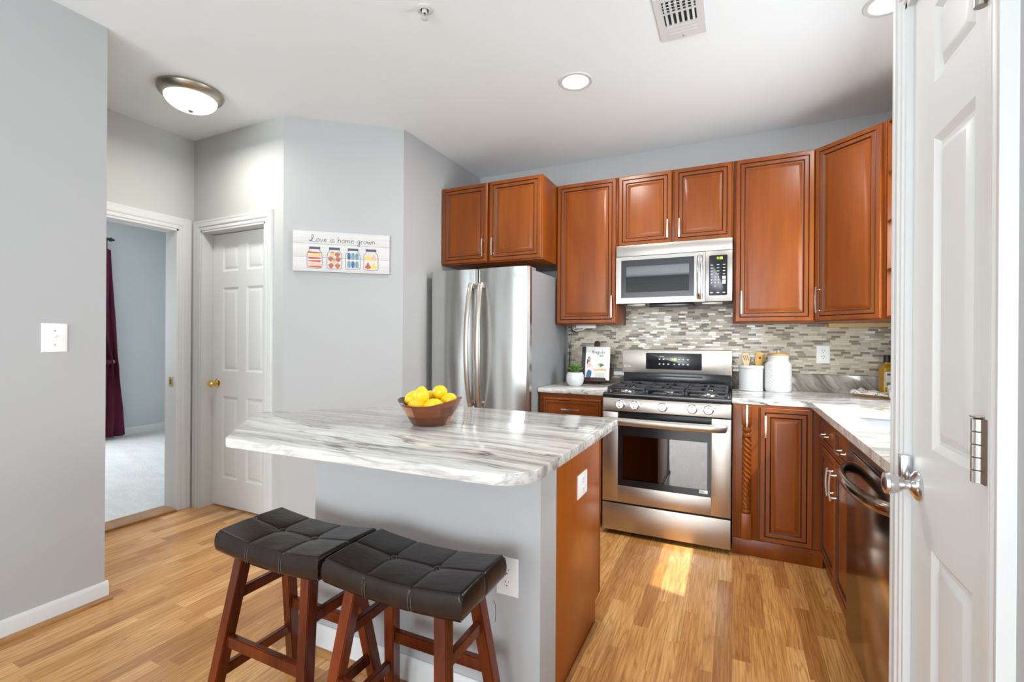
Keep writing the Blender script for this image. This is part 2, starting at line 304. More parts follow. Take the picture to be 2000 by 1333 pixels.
# ------------------------------------------------------------------ mesh builder
def frame(o, u, v, n):
    u = Vector(u).normalized(); v = Vector(v).normalized(); n = Vector(n).normalized()
    m = Matrix.Identity(4)
    for i in range(3): m[i][0] = u[i]; m[i][1] = v[i]; m[i][2] = n[i]; m[i][3] = o[i]
    return m
def mw(o):
    m = o.matrix_basis.copy()
    while o.parent: o = o.parent; m = o.matrix_basis @ m
    return m
class MB:
    def __init__(s): s.v = []; s.f = []; s.m = []; s.mats = []; s.T = None
    def mi(s, mat):
        if mat not in s.mats: s.mats.append(mat)
        return s.mats.index(mat)
    def add(s, vs, fs, mat, T=None):
        T = T if T is not None else s.T
        b = len(s.v); k = s.mi(mat)
        for p in vs: s.v.append((T @ Vector(p)) if T is not None else Vector(p))
        for f in fs: s.f.append(tuple(i + b for i in f)); s.m.append(k)
    def bm(s, bm, mat, T=None):
        bm.verts.index_update()
        s.add([v.co.copy() for v in bm.verts], [[v.index for v in f.verts] for f in bm.faces], mat, T); bm.free()
    def box(s, x0, x1, y0, y1, z0, z1, mat, bev=0.0, seg=2, T=None):
        bm = bmesh.new(); bmesh.ops.create_cube(bm, size=1)
        for v in bm.verts: v.co = Vector(((x0 + x1) / 2 + v.co.x * (x1 - x0), (y0 + y1) / 2 + v.co.y * (y1 - y0), (z0 + z1) / 2 + v.co.z * (z1 - z0)))
        if bev: bmesh.ops.bevel(bm, geom=list(bm.edges), offset=bev, segments=seg, affect='EDGES', profile=0.5)
        s.bm(bm, mat, T); return s
    def prism(s, poly, z0, z1, mat, bev=0.0, seg=2, T=None):
        bm = bmesh.new(); vs = [bm.verts.new((p[0], p[1], z0)) for p in poly]; f = bm.faces.new(vs)
        r = bmesh.ops.extrude_face_region(bm, geom=[f]); nv = [g for g in r['geom'] if isinstance(g, bmesh.types.BMVert)]
        for v in nv: v.co.z = z1
        bmesh.ops.recalc_face_normals(bm, faces=bm.faces)
        if bev:
            es = [e for e in bm.edges if abs(e.verts[0].co.z - e.verts[1].co.z) < 1e-6]
            bmesh.ops.bevel(bm, geom=es, offset=bev, segments=seg, affect='EDGES', profile=0.5)
        s.bm(bm, mat, T); return s
    def lathe(s, prof, mat, c=(0, 0, 0), axis='z', n=32, T=None):
        vs = []; fs = []; R = {'z': lambda r, h, a: (r * math.cos(a), r * math.sin(a), h), 'x': lambda r, h, a: (h, r * math.cos(a), r * math.sin(a)), 'y': lambda r, h, a: (r * math.sin(a), h, r * math.cos(a))}[axis]
        for r, h in prof:
            for i in range(n):
                p = R(max(r, 1e-5), h, 2 * PI * i / n); vs.append((p[0] + c[0], p[1] + c[1], p[2] + c[2]))
        for j in range(len(prof) - 1):
            for i in range(n):
                k = (i + 1) % n; fs.append((j * n + i, j * n + k, (j + 1) * n + k, (j + 1) * n + i))
        fs.append(tuple(range(n))[::-1]); fs.append(tuple((len(prof) - 1) * n + i for i in range(n)))
        s.add(vs, fs, mat, T); return s
    def tube(s, pts, r, mat, n=8, sx=1.0, sy=1.0, up=(0, 0, 1), T=None, close=False):
        pts = [Vector(p) for p in pts]; vs = []; fs = []; L = len(pts)
        for i, p in enumerate(pts):
            a = pts[(i - 1) % L] if (i > 0 or close) else p; b = pts[(i + 1) % L] if (i < L - 1 or close) else p
            t = (b - a).normalized(); u = Vector(up)
            if abs(t.dot(u)) > 0.97: u = Vector((1, 0, 0)) if abs(t.x) < 0.9 else Vector((0, 1, 0))
            x = t.cross(u).normalized(); y = x.cross(t).normalized(); rr = r[i] if isinstance(r, (list, tuple)) else r
            for k in range(n):
                q = 2 * PI * k / n + PI / n; vs.append(p + x * math.cos(q) * rr * sx + y * math.sin(q) * rr * sy)
        for i in range(L if close else L - 1):
            for k in range(n):
                j = (i + 1) % L; fs.append((i * n + k, i * n + (k + 1) % n, j * n + (k + 1) % n, j * n + k))
        if not close: fs.append(tuple(range(n))[::-1]); fs.append(tuple((L - 1) * n + k for k in range(n)))
        s.add(vs, fs, mat, T); return s
    def ball(s, c, r, mat, sc=(1, 1, 1), n=16, T=None):
        bm = bmesh.new(); bmesh.ops.create_uvsphere(bm, u_segments=n, v_segments=max(6, n * 3 // 4), radius=r)
        for v in bm.verts: v.co = Vector((v.co.x * sc[0] + c[0], v.co.y * sc[1] + c[1], v.co.z * sc[2] + c[2]))
        s.bm(bm, mat, T); return s
    def rings(s, w, h, prof, T, face_mat, cx=0, cy=0, back=True):
        """concentric rectangles: prof = [(inset, depth, material of the strip to the next ring)]; the last ring is filled"""
        vs = []; 
        for ins, d, _ in prof:
            a, b = w / 2 - ins, h / 2 - ins
            vs += [(cx - a, cy - b, d), (cx + a, cy - b, d), (cx + a, cy + b, d), (cx - a, cy + b, d)]
        for j in range(len(prof) - 1):
            s.add(vs[j * 4:j * 4 + 8], [(i, (i + 1) % 4, 4 + (i + 1) % 4, 4 + i) for i in range(4)], prof[j][2], T)
        s.add(vs[-4:], [(0, 1, 2, 3)], face_mat, T)
        if back: s.add(vs[:4], [(3, 2, 1, 0)], face_mat, T)
        return s
    def build(s, name, parent=None, angle=38, smooth=True):
        me = bpy.data.meshes.new(name)
        vs = s.v
        if parent is not None:
            inv = mw(parent).inverted(); vs = [inv @ v for v in s.v]
        me.from_pydata([tuple(v) for v in vs], [], s.f)
        for m in s.mats: me.materials.append(m)
        me.polygons.foreach_set('material_index', s.m)
        bm = bmesh.new(); bm.from_mesh(me); bmesh.ops.remove_doubles(bm, verts=bm.verts, dist=1e-6); bmesh.ops.recalc_face_normals(bm, faces=bm.faces); bm.to_mesh(me); bm.free()
        if smooth:
            me.polygons.foreach_set('use_smooth', [True] * len(me.polygons)); me.set_sharp_from_angle(angle=math.radians(angle))
        me.update()
        o = bpy.data.objects.new(name, me); COL.objects.link(o)
        if parent is not None: o.parent = parent
        return o
def thing(name, label, cat, loc=(0, 0, 0), rz=0.0, group=None):
    o = bpy.data.objects.new(name, None); COL.objects.link(o); o.location = loc; o.rotation_euler = (0, 0, rz); o.empty_display_size = 0.05
    o['label'] = label; o['category'] = cat; o['kind'] = 'thing'
    if group: o['group'] = group
    return o
def tag(o, label, cat, group=None):
    o['label'] = label; o['category'] = cat; o['kind'] = 'thing'
    if group: o['group'] = group
    return o
def struct(o, label=None, cat=None):
    o['kind'] = 'structure'
    if label: o['label'] = label
    if cat: o['category'] = cat
    return o
def bx(name, x0, x1, y0, y1, z0, z1, mat, parent=None, bev=0.0):
    return MB().box(x0, x1, y0, y1, z0, z1, mat, bev).build(name, parent)
def text_mesh(txt, size, T, mat, name, parent, depth=0.0004, align='CENTER', sx=1.0):
    cu = bpy.data.curves.new('lettering', 'FONT'); cu.body = txt; cu.size = size; cu.extrude = depth; cu.align_x = align; cu.align_y = 'CENTER'
    ob = bpy.data.objects.new('lettering', cu); COL.objects.link(ob); bpy.context.view_layer.update()
    dg = bpy.context.evaluated_depsgraph_get(); me = bpy.data.meshes.new_from_object(ob.evaluated_get(dg))
    vs = [Vector((v.co.x * sx, v.co.y, v.co.z)) for v in me.vertices]; fs = [tuple(p.vertices) for p in me.polygons]
    bpy.data.objects.remove(ob); bpy.data.curves.remove(cu)
    mb = MB(); mb.add(vs, fs, mat, T); bpy.data.meshes.remove(me)
    if name is None: return mb
    return mb.build(name, parent, smooth=False)
def rounded(poly, radii, n=8):
    out = []; L = len(poly)
    for i in range(L):
        p = Vector(poly[i]); a = Vector(poly[i - 1]); b = Vector(poly[(i + 1) % L]); r = radii[i]
        if r <= 0: out.append(tuple(p)); continue
        da = (a - p).normalized(); db = (b - p).normalized(); ang = da.angle(db); t = r / math.tan(ang / 2)
        p0 = p + da * t; p1 = p + db * t; c = p + (da + db).normalized() * (r / math.sin(ang / 2))
        a0 = math.atan2(p0.y - c.y, p0.x - c.x); a1 = math.atan2(p1.y - c.y, p1.x - c.x); d = (a1 - a0 + PI) % (2 * PI) - PI
        for k in range(n + 1): q = a0 + d * k / n; out.append((c.x + r * math.cos(q), c.y + r * math.sin(q)))
    return out

# ------------------------------------------------------------------ the shell
XL, YLE = -2.700, 1.190            # left wall face and its end
XH, YD = -3.650, 2.148             # hall wall with the open doorway; wall with the closed door
DA, DB = (-2.690, 2.148), (-2.096, 2.640)
XW, YN, XE = -2.096, 3.730, 1.062
XP, YPE = 0.370, 1.445             # pantry wall face and its far end
YB, XB, YBN = -4.20, -7.02, 3.86   # living-room window wall, far bedroom wall, bedroom side wall
def wallbox(name, x0, x1, y0, y1, z0=0.0, z1=CEIL, mat=None): return struct(bx(name, x0, x1, y0, y1, z0, z1, mat or M['wall']))
struct(bx('floor', XH, XE + 0.14, -1.15, 4.0, -0.12, 0.0, M['floor']))
struct(bx('floor_living', XL - 0.12, 3.0, -4.35, -1.15, -0.12, 0.004, M['carpet']))
struct(bx('floor_living_side', XE + 0.14, 3.0, -1.15, -0.2, -0.12, 0.004, M['carpet']))
struct(bx('floor_bedroom', -7.2, XH - 0.02, -1.2, 4.0, -0.12, 0.004, M['carpet']))
mb = MB(); mb.box(-7.2, XE + 0.14, -4.35, 4.0, CEIL, CEIL + 0.12, M['ceil']); mb.box(XE + 0.14, 3.0, -4.35, -0.2, CEIL, CEIL + 0.12, M['ceil']); struct(mb.build('ceiling'))
wallbox('wall_left', XL - 0.12, XL, -4.2, YLE)
# hall wall with doorway
HY0, HY1, HZ = 1.22, 2.036, 2.036
mb = MB(); mb.box(XH - 0.12, XH, -1.0, HY0, 0, CEIL, M['hall']); mb.box(XH - 0.12, XH, HY1, YBN, 0, CEIL, M['hall']); mb.box(XH - 0.12, XH, HY0, HY1, HZ, CEIL, M['hall'])
struct(mb.build('wall_hall'))
wallbox('wall_hall_end', XH, XL - 0.12, -1.1, -1.0, mat=M['hall'])
# wall with closed door
CX0, CX1, CZ = -3.552, -2.855, 2.036
mb = MB(); mb.box(XH, CX0, YD, YD + 0.12, 0, CEIL, M['hall']); mb.box(CX1, DA[0], YD, YD + 0.12, 0, CEIL, M['hall']); mb.box(CX0, CX1, YD, YD + 0.12, CZ, CEIL, M['hall'])
struct(mb.build('wall_back_hall'))
mb = MB(); mb.prism([DA, DB, (DB[0] - 0.10, DB[1] + 0.10), (DA[0], DA[1] + 0.10)], 0, CEIL, M['wall']); struct(mb.build('wall_diagonal'))
wallbox('wall_west', XW - 0.12, XW, DB[1], YN)
wallbox('wall_north', XW - 0.12, XE + 0.12, YN, YN + 0.12)
WY0, WY1, WZ0, WZ1 = 2.090, 2.850, 1.080, 2.400   # kitchen window over the sink
mb = MB(); mb.box(XE, XE + 0.14, YPE, WY0, 0, CEIL, M['wall']); mb.box(XE, XE + 0.14, WY1, YN, 0, CEIL, M['wall']); mb.box(XE, XE + 0.14, WY0, WY1, 0, WZ0, M['wall']); mb.box(XE, XE + 0.14, WY0, WY1, WZ1, CEIL, M['wall'])
struct(mb.build('wall_east'))
mb = MB()
for a in ((WY0 - 0.06, WY0, WZ0 - 0.06, WZ1 + 0.06), (WY1, WY1 + 0.06, WZ0 - 0.06, WZ1 + 0.06), (WY0, WY1, WZ0 - 0.06, WZ0), (WY0, WY1, WZ1, WZ1 + 0.06)): mb.box(XE - 0.015, XE, *a, M['trim'], 0.003)
struct(mb.build('window_1'))
# pantry closet
PY0, PY1, PZ = 1.006, 1.392, 2.040
mb = MB(); mb.box(XP, XP + 0.10, -0.30, PY0, 0, CEIL, M['wall']); mb.box(XP, XP + 0.10, PY1, YPE, 0, CEIL, M['wall']); mb.box(XP, XP + 0.10, PY0, PY1, PZ, CEIL, M['wall'])
mb.box(XP + 0.10, XE + 0.14, YPE - 0.10, YPE, 0, CEIL, M['wall']); mb.box(XP + 0.10, XE + 0.14, -0.30, -0.20, 0, CEIL, M['wall'])
struct(mb.build('wall_pantry'))
# living room behind the camera
mb = MB(); mb.box(XL - 0.12, -2.45, YB - 0.12, YB, 0, CEIL, M['wall']); mb.box(0.95, 3.0, YB - 0.12, YB, 0, CEIL, M['wall']); mb.box(-2.45, 0.95, YB - 0.12, YB, 2.32, CEIL, M['wall']); mb.box(-2.45, 0.95, YB - 0.12, YB, 0, 0.28, M['wall'])
struct(mb.build('wall_south'))
mb = MB()
for a in ((-2.45, -2.38), (-1.36, -1.28), (-0.25, -0.17), (0.88, 0.95)): mb.box(a[0], a[1], YB - 0.05, YB + 0.02, 0.28, 2.32, M['trim'])
mb.box(-2.45, 0.95, YB - 0.05, YB + 0.02, 0.28, 0.34, M['trim']); mb.box(-2.45, 0.95, YB - 0.05, YB + 0.02, 2.26, 2.32, M['trim'])
struct(mb.build('window_2'))
mb = MB(); mb.box(2.9, 3.0, YB - 0.12, -3.9, 0, CEIL, M['wall']); mb.box(2.9, 3.0, -0.6, -0.2, 0, CEIL, M['wall']); mb.box(2.9, 3.0, -3.9, -0.6, 0, 0.15, M['wall']); mb.box(2.9, 3.0, -3.9, -0.6, 2.4, CEIL, M['wall']); struct(mb.build('wall_living_east'))
wallbox('wall_living_north', XE + 0.14, 3.0, -0.3, -0.2)
# bedroom beyond the doorway
mb = MB(); mb.box(XB - 0.12, XB, -1.0, 1.1, 0, CEIL, M['bed']); mb.box(XB - 0.12, XB, 2.75, YBN, 0, CEIL, M['bed']); mb.box(XB - 0.12, XB, 1.1, 2.75, 0, 0.75, M['bed']); mb.box(XB - 0.12, XB, 1.1, 2.75, 2.2, CEIL, M['bed'])
struct(mb.build('wall_bedroom_far'))
wallbox('wall_bedroom_right', XB - 0.12, XH - 0.12, YBN, YBN + 0.1, mat=M['bed']); wallbox('wall_bedroom_left', XB - 0.12, XH - 0.12, -1.1, -1.0, mat=M['bed'])
mb = MB(); mb.box(XB - 0.02, XB + 0.02, 1.04, 1.1, 0.7, 2.26, M['trim']); mb.box(XB - 0.02, XB + 0.02, 2.75, 2.81, 0.7, 2.26, M['trim']); mb.box(XB - 0.02, XB + 0.02, 1.1, 2.75, 2.2, 2.26, M['trim']); mb.box(XB - 0.02, XB + 0.02, 1.1, 2.75, 0.69, 0.75, M['trim'])
struct(mb.build('window_3'))

def baseboard(name, p, q, n, h=0.085, shoe=True):
    """p, q: floor line of the wall face; n: unit normal into the room"""
    p = Vector((p[0], p[1], 0)); q = Vector((q[0], q[1], 0)); L = (q - p).length; u = (q - p) / L
    T = frame(p, u, (n[0], n[1], 0), u.cross(Vector((n[0], n[1], 0))))
    mb = MB(); sgn = 1 if T[2][2] > 0 else -1
    prof = [(0, 0), (0.013, 0), (0.013, h - 0.018), (0.010, h - 0.008), (0.005, h), (0, h)]
    vs = [(x, a, sgn * b) for x in (0, L) for a, b in prof]; k = len(prof)
    mb.add(vs, [(i, (i + 1) % k, k + (i + 1) % k, k + i) for i in range(k)] + [tuple(range(k))[::-1], tuple(range(k, 2 * k))], M['trim'], T)
    if shoe:
        pr = [(0.013, 0), (0.032, 0), (0.030, 0.010), (0.024, 0.017), (0.013, 0.020)]; k = len(pr)
        vs = [(x, a, sgn * b) for x in (0, L + 0.008) for a, b in pr]
        mb.add(vs, [(i, (i + 1) % k, k + (i + 1) % k, k + i) for i in range(k)] + [tuple(range(k))[::-1], tuple(range(k, 2 * k))], M['oaktrim'], T)
    return struct(mb.build(name))
baseboard('baseboard_left', (XL, -4.2), (XL, YLE + 0.012), (1, 0), 0.088)
baseboard('baseboard_bedroom_far', (XB, -1.0), (XB, YBN), (1, 0), 0.10, False)
baseboard('baseboard_bedroom_right', (XB, YBN), (XH - 0.12, YBN), (0, -1), 0.10, False)
baseboard('baseboard_pantry', (XP, -0.30), (XP, 0.89), (-1, 0))

CAS = [(0.0, 0.010), (0.004, 0.014), (0.020, 0.014), (0.026, 0.010), (0.034, 0.017), (0.050, 0.019), (0.060, 0.016), (0.068, 0.020), (0.078, 0.020), (0.084, 0.0)]
def casing(name, T, w, h, cw=0.084, left=True, right=True, jamb=0.0, jm=None):
    """door casing in a local frame: u along the wall (0..w is the opening), v up, n into the room"""
    mb = MB(); sc = cw / 0.084
    pr = [(a * sc, b) for a, b in CAS]; k = len(pr)
    def loop(ins): return ins
    cols = []
    pts = []
    for a, d in pr: pts.append([(-a, 0, d), (-a, h + a, d), (w + a, h + a, d), (w + a, 0, d)])
    vs = [p for r in pts for p in r]; fs = []
    for i in range(k - 1):
        for sgm in range(3):
            if sgm == 0 and not left: continue
            if sgm == 1 and not right: continue
            if sgm == 2 and not right: continue
            fs.append((i * 4 + sgm, i * 4 + sgm + 1, (i + 1) * 4 + sgm + 1, (i + 1) * 4 + sgm))
    mb.add(vs, fs, M['trim'], T)
    if jamb:
        t = 0.001
        (mb.box(-0.002, 0.012, 0, h, -jamb, 0.010, M['trim'], T=T) if left else None); mb.box(w - 0.012, w + 0.002, 0, h, -jamb, 0.010, M['trim'], T=T); mb.box(-0.002, w + 0.002, h - 0.012, h + 0.003, -jamb, 0.010, M['trim'], T=T)
    elif not right: mb.box(-0.002, 0.0, 0, h, -0.008, 0.010, M['trim'], T=T)
    return struct(mb.build(name))
casing('trim_1', frame((XH, HY0, 0), (0, 1, 0), (0, 0, 1), (1, 0, 0)), HY1 - HY0, HZ, 0.090, jamb=0.125)
casing('trim_2', frame((CX0, YD, 0), (1, 0, 0), (0, 0, 1), (0, -1, 0)), CX1 - CX0, CZ, 0.078, jamb=0.122)
casing('trim_3', frame((XP, PY0, 0), (0, 1, 0), (0, 0, 1), (-1, 0, 0)), PY1 - PY0, PZ, 0.058, left=False, jamb=0.05)
casing('trim_5', frame((XP, PY0 - 0.022, 0), (0, 1, 0), (0, 0, 1), (-1, 0, 0)), PY1 - PY0, PZ, 0.062, right=False)
struct(bx('trim_4', XH - 0.14, XH + 0.030, HY0 + 0.012, HY1 - 0.012, 0, 0.016, M['oaktrim'], bev=0.004), 'oak threshold strip between the oak floor and bedroom carpet')
sp = MB(); sp.box(XH - 0.075, XH - 0.030, HY1 - 0.0145, HY1 - 0.0115, 0.895, 0.965, M['brass']); sp.box(XH - 0.064, XH - 0.046, HY1 - 0.0155, HY1 - 0.0140, 0.912, 0.948, M['slot']); sp.build('strike_plate', bpy.data.objects['trim_1'])

def panel_ring(mb, T, u0, u1, v0, v1, mat):
    """moulded raised panel pressed into a door skin (skin plane n=0)"""
    mb.rings(u1 - u0, v1 - v0, [(0, 0.0, mat), (0.006, -0.004, mat), (0.014, -0.009, mat), (0.022, -0.009, mat), (0.038, -0.0015, mat), (0.042, -0.001, mat)], T, mat, (u0 + u1) / 2, (v0 + v1) / 2, back=False)
def skin(mb, T, w, h, rects, mat):
    """flat door skin with rectangular holes filled by raised panels"""
    us = sorted({0, w} | {r[0] for r in rects} | {r[1] for r in rects}); vs = sorted({0, h} | {r[2] for r in rects} | {r[3] for r in rects})
    for i in range(len(us) - 1):
        for j in range(len(vs) - 1):
            cu, cv = (us[i] + us[i + 1]) / 2, (vs[j] + vs[j + 1]) / 2
            if any(r[0] < cu < r[1] and r[2] < cv < r[3] for r in rects): continue
            mb.add([(us[i], vs[j], 0), (us[i + 1], vs[j], 0), (us[i + 1], vs[j + 1], 0), (us[i], vs[j + 1], 0)], [(0, 1, 2, 3)], mat, T)
    for r in rects: panel_ring(mb, T, *r, mat)
    # sides and back
    t = -0.035
    mb.add([(0, 0, 0), (w, 0, 0), (w, h, 0), (0, h, 0), (0, 0, t), (w, 0, t), (w, h, t), (0, h, t)], [(0, 4, 5, 1), (1, 5, 6, 2), (2, 6, 7, 3), (3, 7, 4, 0), (4, 7, 6, 5)], mat, T)

# closed six-panel door
dw = CX1 - CX0 - 0.028
T = frame((CX0 + 0.014, YD + 0.075, 0.012), (1, 0, 0), (0, 0, 1), (0, -1, 0))
cols = [(0.112, 0.290), (dw - 0.290, dw - 0.112)]; rows = [(0.205, 0.810), (0.995, 1.612), (1.730, 1.925)]
mb = MB(); skin(mb, T, dw, 2.008, [(a, b, c, d) for a, b in cols for c, d in rows], M['halldoor'])
d1 = struct(mb.build('door_1', angle=20))
k = MB(); k.lathe([(0.0, 0.0), (0.030, 0.0), (0.031, 0.004), (0.024, 0.010), (0.012, 0.014), (0.011, 0.026), (0.018, 0.034), (0.026, 0.046), (0.027, 0.055), (0.020, 0.064), (0.0, 0.066)], M['brass'], T=frame((CX0 + 0.072, YD + 0.075, 0.915), (1, 0, 0), (0, 0, 1), (0, -1, 0)))
o = k.build('door_knob', d1); o['label'] = 'polished brass knob'
# pantry door
pw = PY1 - PY0 - 0.028
T = frame((XP + 0.004, PY0 + 0.014, 0.012), (0, 1, 0), (0, 0, 1), (-1, 0, 0))
mb = MB(); skin(mb, T, pw, 2.015, [(0.052, 0.238, 0.20, 0.800), (0.052, 0.238, 1.010, 1.660), (0.052, 0.238, 1.775, 1.935)], M['door'])
d2 = struct(mb.build('door_2', angle=20))
def hinge(z, parent):
    h = MB(); x, y = XP - 0.018, PY0 - 0.014
    for i in range(5): h.lathe([(0.0080, 0.0), (0.009, 0.0006), (0.009, 0.0192), (0.0080, 0.0198)], M['hingemetal'], (x, y, z + i * 0.0204), n=20)
    h.lathe([(0.005, 0), (0.010, 0.002), (0.0105, 0.004), (0.0, 0.0055)], M['nickel'], (x, y, z + 0.102), n=20)
    h.box(XP - 0.0170, XP - 0.0140, y - 0.020, y - 0.007, z, z + 0.102, M['hingeleaf'])
    h.build('hinge', parent, angle=15)
hinge(1.023, d2); hinge(0.20, d2); hinge(1.78, d2)
k = MB(); k.lathe([(0, 0), (0.033, 0), (0.034, 0.003), (0.031, 0.007), (0.020, 0.013), (0.012, 0.017), (0.0105, 0.023), (0.0115, 0.028), (0.019, 0.036), (0.024, 0.046), (0.0255, 0.056), (0.023, 0.062), (0.015, 0.065), (0, 0.066)], M['chrome'], T=frame((XP + 0.004, 1.334, 0.925), (0, 1, 0), (0, 0, 1), (-1, 0, 0)), n=40)
o = k.build('door_knob', d2); o['label'] = 'tulip shaped satin silver knob'
k = MB(); k.box(XP - 0.016, XP - 0.001, 1.368, 1.374, 0.928, 0.985, M['chrome'], 0.001); k.box(XP - 0.018, XP - 0.012, 1.372, 1.392, 0.930, 0.983, M['chrome'], 0.001); k.build('strike_plate', bpy.data.objects['trim_3'])

# switches and outlets
def outlet(label, T, w=0.072, h=0.118, toggle=False, group=None):
    o = thing('light_switch' if toggle else 'wall_outlet', label, 'light switch' if toggle else 'outlet', tuple(T.translation), group=group)
    mb = MB(); mb.rings(w, h, [(0, 0, M['plastic']), (0.0, 0.003, M['plastic']), (0.003, 0.006, M['plastic']), (0.006, 0.0068, M['plastic'])], T, M['plastic'])
    mb.build('cover_plate', o)
    if toggle:
        t = MB(); t.box(-0.0055, 0.0055, -0.012, 0.012, 0.0066, 0.0078, M['plastic'], T=T); t.box(-0.004, 0.004, -0.002, 0.009, 0.0070, 0.0170, M['plastic'], 0.001, T=T @ Matrix.Rotation(-0.5, 4, 'X')); t.build('toggle', o)
        s = MB(); s.lathe([(0, 0.0066), (0.0032, 0.0068), (0.003, 0.0078), (0, 0.008)], M['fside'], (0, 0.031, 0), T=T, n=12); s.build('screw', o)
        s = MB(); s.lathe([(0, 0.0066), (0.0032, 0.0068), (0.003, 0.0078), (0, 0.008)], M['fside'], (0, -0.031, 0), T=T, n=12); s.build('screw', o)
    else:
        for dv in (0.0195, -0.0195):
            r = MB(); r.prism(rounded([(-0.0165, dv - 0.0145), (0.0165, dv - 0.0145), (0.0165, dv + 0.0145), (-0.0165, dv + 0.0145)], [0.011] * 4, 5), 0.0066, 0.0084, M['plastic'], 0.0006, T=T)
            r.box(-0.0075, -0.0050, dv + 0.000, dv + 0.0085, 0.0080, 0.0087, M['slot'], T=T); r.box(0.0050, 0.0070, dv + 0.001, dv + 0.0080, 0.0080, 0.0087, M['slot'], T=T)
            r.lathe([(0, 0.008), (0.0026, 0.008), (0.0026, 0.0087), (0, 0.0087)], M['slot'], (0, dv - 0.0075, 0), T=T, n=12); r.build('receptacle', o)
    return o
outlet('white toggle light switch with an oversized plate on left wall', frame((XL, 1.003, 1.244), (0, 1, 0), (0, 0, 1), (1, 0, 0)), 0.088, 0.127, True)

# ------------------------------------------------------------------ cabinets
def panel_door(T, w, h, name, parent, prof=None):
    """raised-panel cabinet door: T has its origin at the lower left corner of the front, n outwards; back at n=-0.021"""
    W_, G = M['cab'], M['glaze']
    mb = MB(); t = 0.021
    prof = [(0, -t, W_), (0, -0.004, W_), (0.004, 0.0, W_), (0.0255, 0.0, G), (0.0285, -0.0045, G), (0.0320, -0.0015, W_), (0.051, -0.0015, G), (0.0555, -0.006, G), (0.058, -0.0080, W_), (0.064, -0.0080, W_), (0.084, -0.0012, W_), (0.086, -0.0010, W_)]
    mb.rings(w, h, prof, T, W_, w / 2, h / 2)
    return mb.build(name, parent, angle=18)
def drawer_front(T, w, h, name, parent):
    W_, G = M['cab'], M['glaze']; mb = MB()
    mb.rings(w, h, [(0, -0.021, W_), (0, -0.004, W_), (0.004, 0, W_), (0.014, 0, G), (0.016, -0.003, G), (0.018, -0.001, W_), (0.032, -0.001, G), (0.034, -0.006, W_), (0.038, -0.006, W_)], T, W_, w / 2, h / 2)
    return mb.build(name, parent, angle=18)
def pull(T, L, name, parent, out=0.030):
    """slightly arched bar pull, along v, centred on the origin of T"""
    mb = MB(); N = 10
    pts = [(0, -L / 2 + L * i / N, out - 0.006 + 0.006 * (1 - (2 * i / N - 1) ** 2)) for i in range(N + 1)]
    mb.tube(pts, 0.0062, M['nickel'], 4, 1.0, 0.75, up=(0, 0, 1), T=T)
    for s in (-1, 1): mb.lathe([(0.007, 0), (0.0048, 0.004), (0.0045, out - 0.004)], M['nickel'], (0, s * (L / 2 - 0.016), 0), T=T, n=12)
    o = mb.build(name, parent); o['label'] = 'brushed nickel bar pull'
    return o
S_ = lambda x, z, y: frame((x, y, z), (1, 0, 0), (0, 0, 1), (0, -1, 0))        # faces the camera side (south)
W2 = lambda y, z, x: frame((x, y, z), (0, -1, 0), (0, 0, 1), (-1, 0, 0))       # faces west; u runs towards the camera
YU = 3.406; UT = 2.441; UB = 1.372
def wall_cab(label, x0, x1, z0, z1, yf, doors, handles, loc_y=None):
    o = thing('wall_cabinet', label, 'cabinet', ((x0 + x1) / 2, YN, z0), group='wall cabinets')
    mb = MB(); mb.box(x0, x1, yf + 0.022, YN - 0.002, z0, z1, M['cab'], 0.0015); mb.build('cabinet_box', o)
    for i, (a, b) in enumerate(doors):
        d = panel_door(S_(a, z0 + 0.006, yf), b - a, z1 - z0 - 0.012, 'door', o)
        hx, hz, L = handles[i]; pull(frame((hx, yf, hz), (1, 0, 0), (0, 0, 1), (0, -1, 0)), L, 'handle', d)
    return o
wall_cab('wide two-door wall cabinet mounted above the refrigerator', XW + 0.002, -1.243, 1.834, UT, 3.107, [(-2.088, -1.684), (-1.664, -1.250)], [(-1.714, 1.945, 0.13), (-1.632, 1.945, 0.13)])
wall_cab('narrow tall wall cabinet between refrigerator and microwave, power cords below', -1.2405, -0.7735, UB, UT, YU, [(-1.232, -0.782)], [(-0.806, 1.497, 0.16)])
wall_cab('short two-door wall cabinet directly above the microwave', -0.7720, -0.0085, 1.926, UT, YU, [(-0.762, -0.396), (-0.378, -0.018)], [(-0.420, 2.028, 0.125), (-0.343, 2.026, 0.125)])
wall_cab('tall wall cabinet right of the microwave, lighter and brighter door panel', -0.0070, 0.4510, UB, UT, YU, [(0.006, 0.444)], [(0.042, 1.502, 0.15)])
# diagonal corner cabinet
o = thing('wall_cabinet', 'angled corner wall cabinet beside the open end shelves', 'cabinet', (0.75, 3.45, UB), group='wall cabinets')
A, B = (0.4525, 3.428), (0.735, 3.1415)
mb = MB(); mb.prism([A, B, (XE - 0.002, 3.1415), (XE - 0.002, YN - 0.002), (0.4525, YN - 0.002)], UB, UT, M['cab']); mb.build('cabinet_box', o)
u = Vector((B[0] - A[0], B[1] - A[1], 0)); Ld = u.length; u.normalize(); n = Vector((u.y, -u.x, 0)); 
p0 = Vector((A[0], A[1], UB + 0.006)) + n * 0.022 + u * 0.012
d = panel_door(frame(p0, u, (0, 0, 1), n), Ld - 0.024, UT - UB - 0.012, 'door', o)
pull(frame(p0 + u * 0.030 + Vector((0, 0, 0.125)), u, (0, 0, 1), n), 0.16, 'handle', d)
MB().box(0.56, 0.98, 3.66, 3.72, UB - 0.026, UB - 0.001, M['rawwood']).build('mounting_rail', o)['label'] = 'bare pine rail under the cabinet'
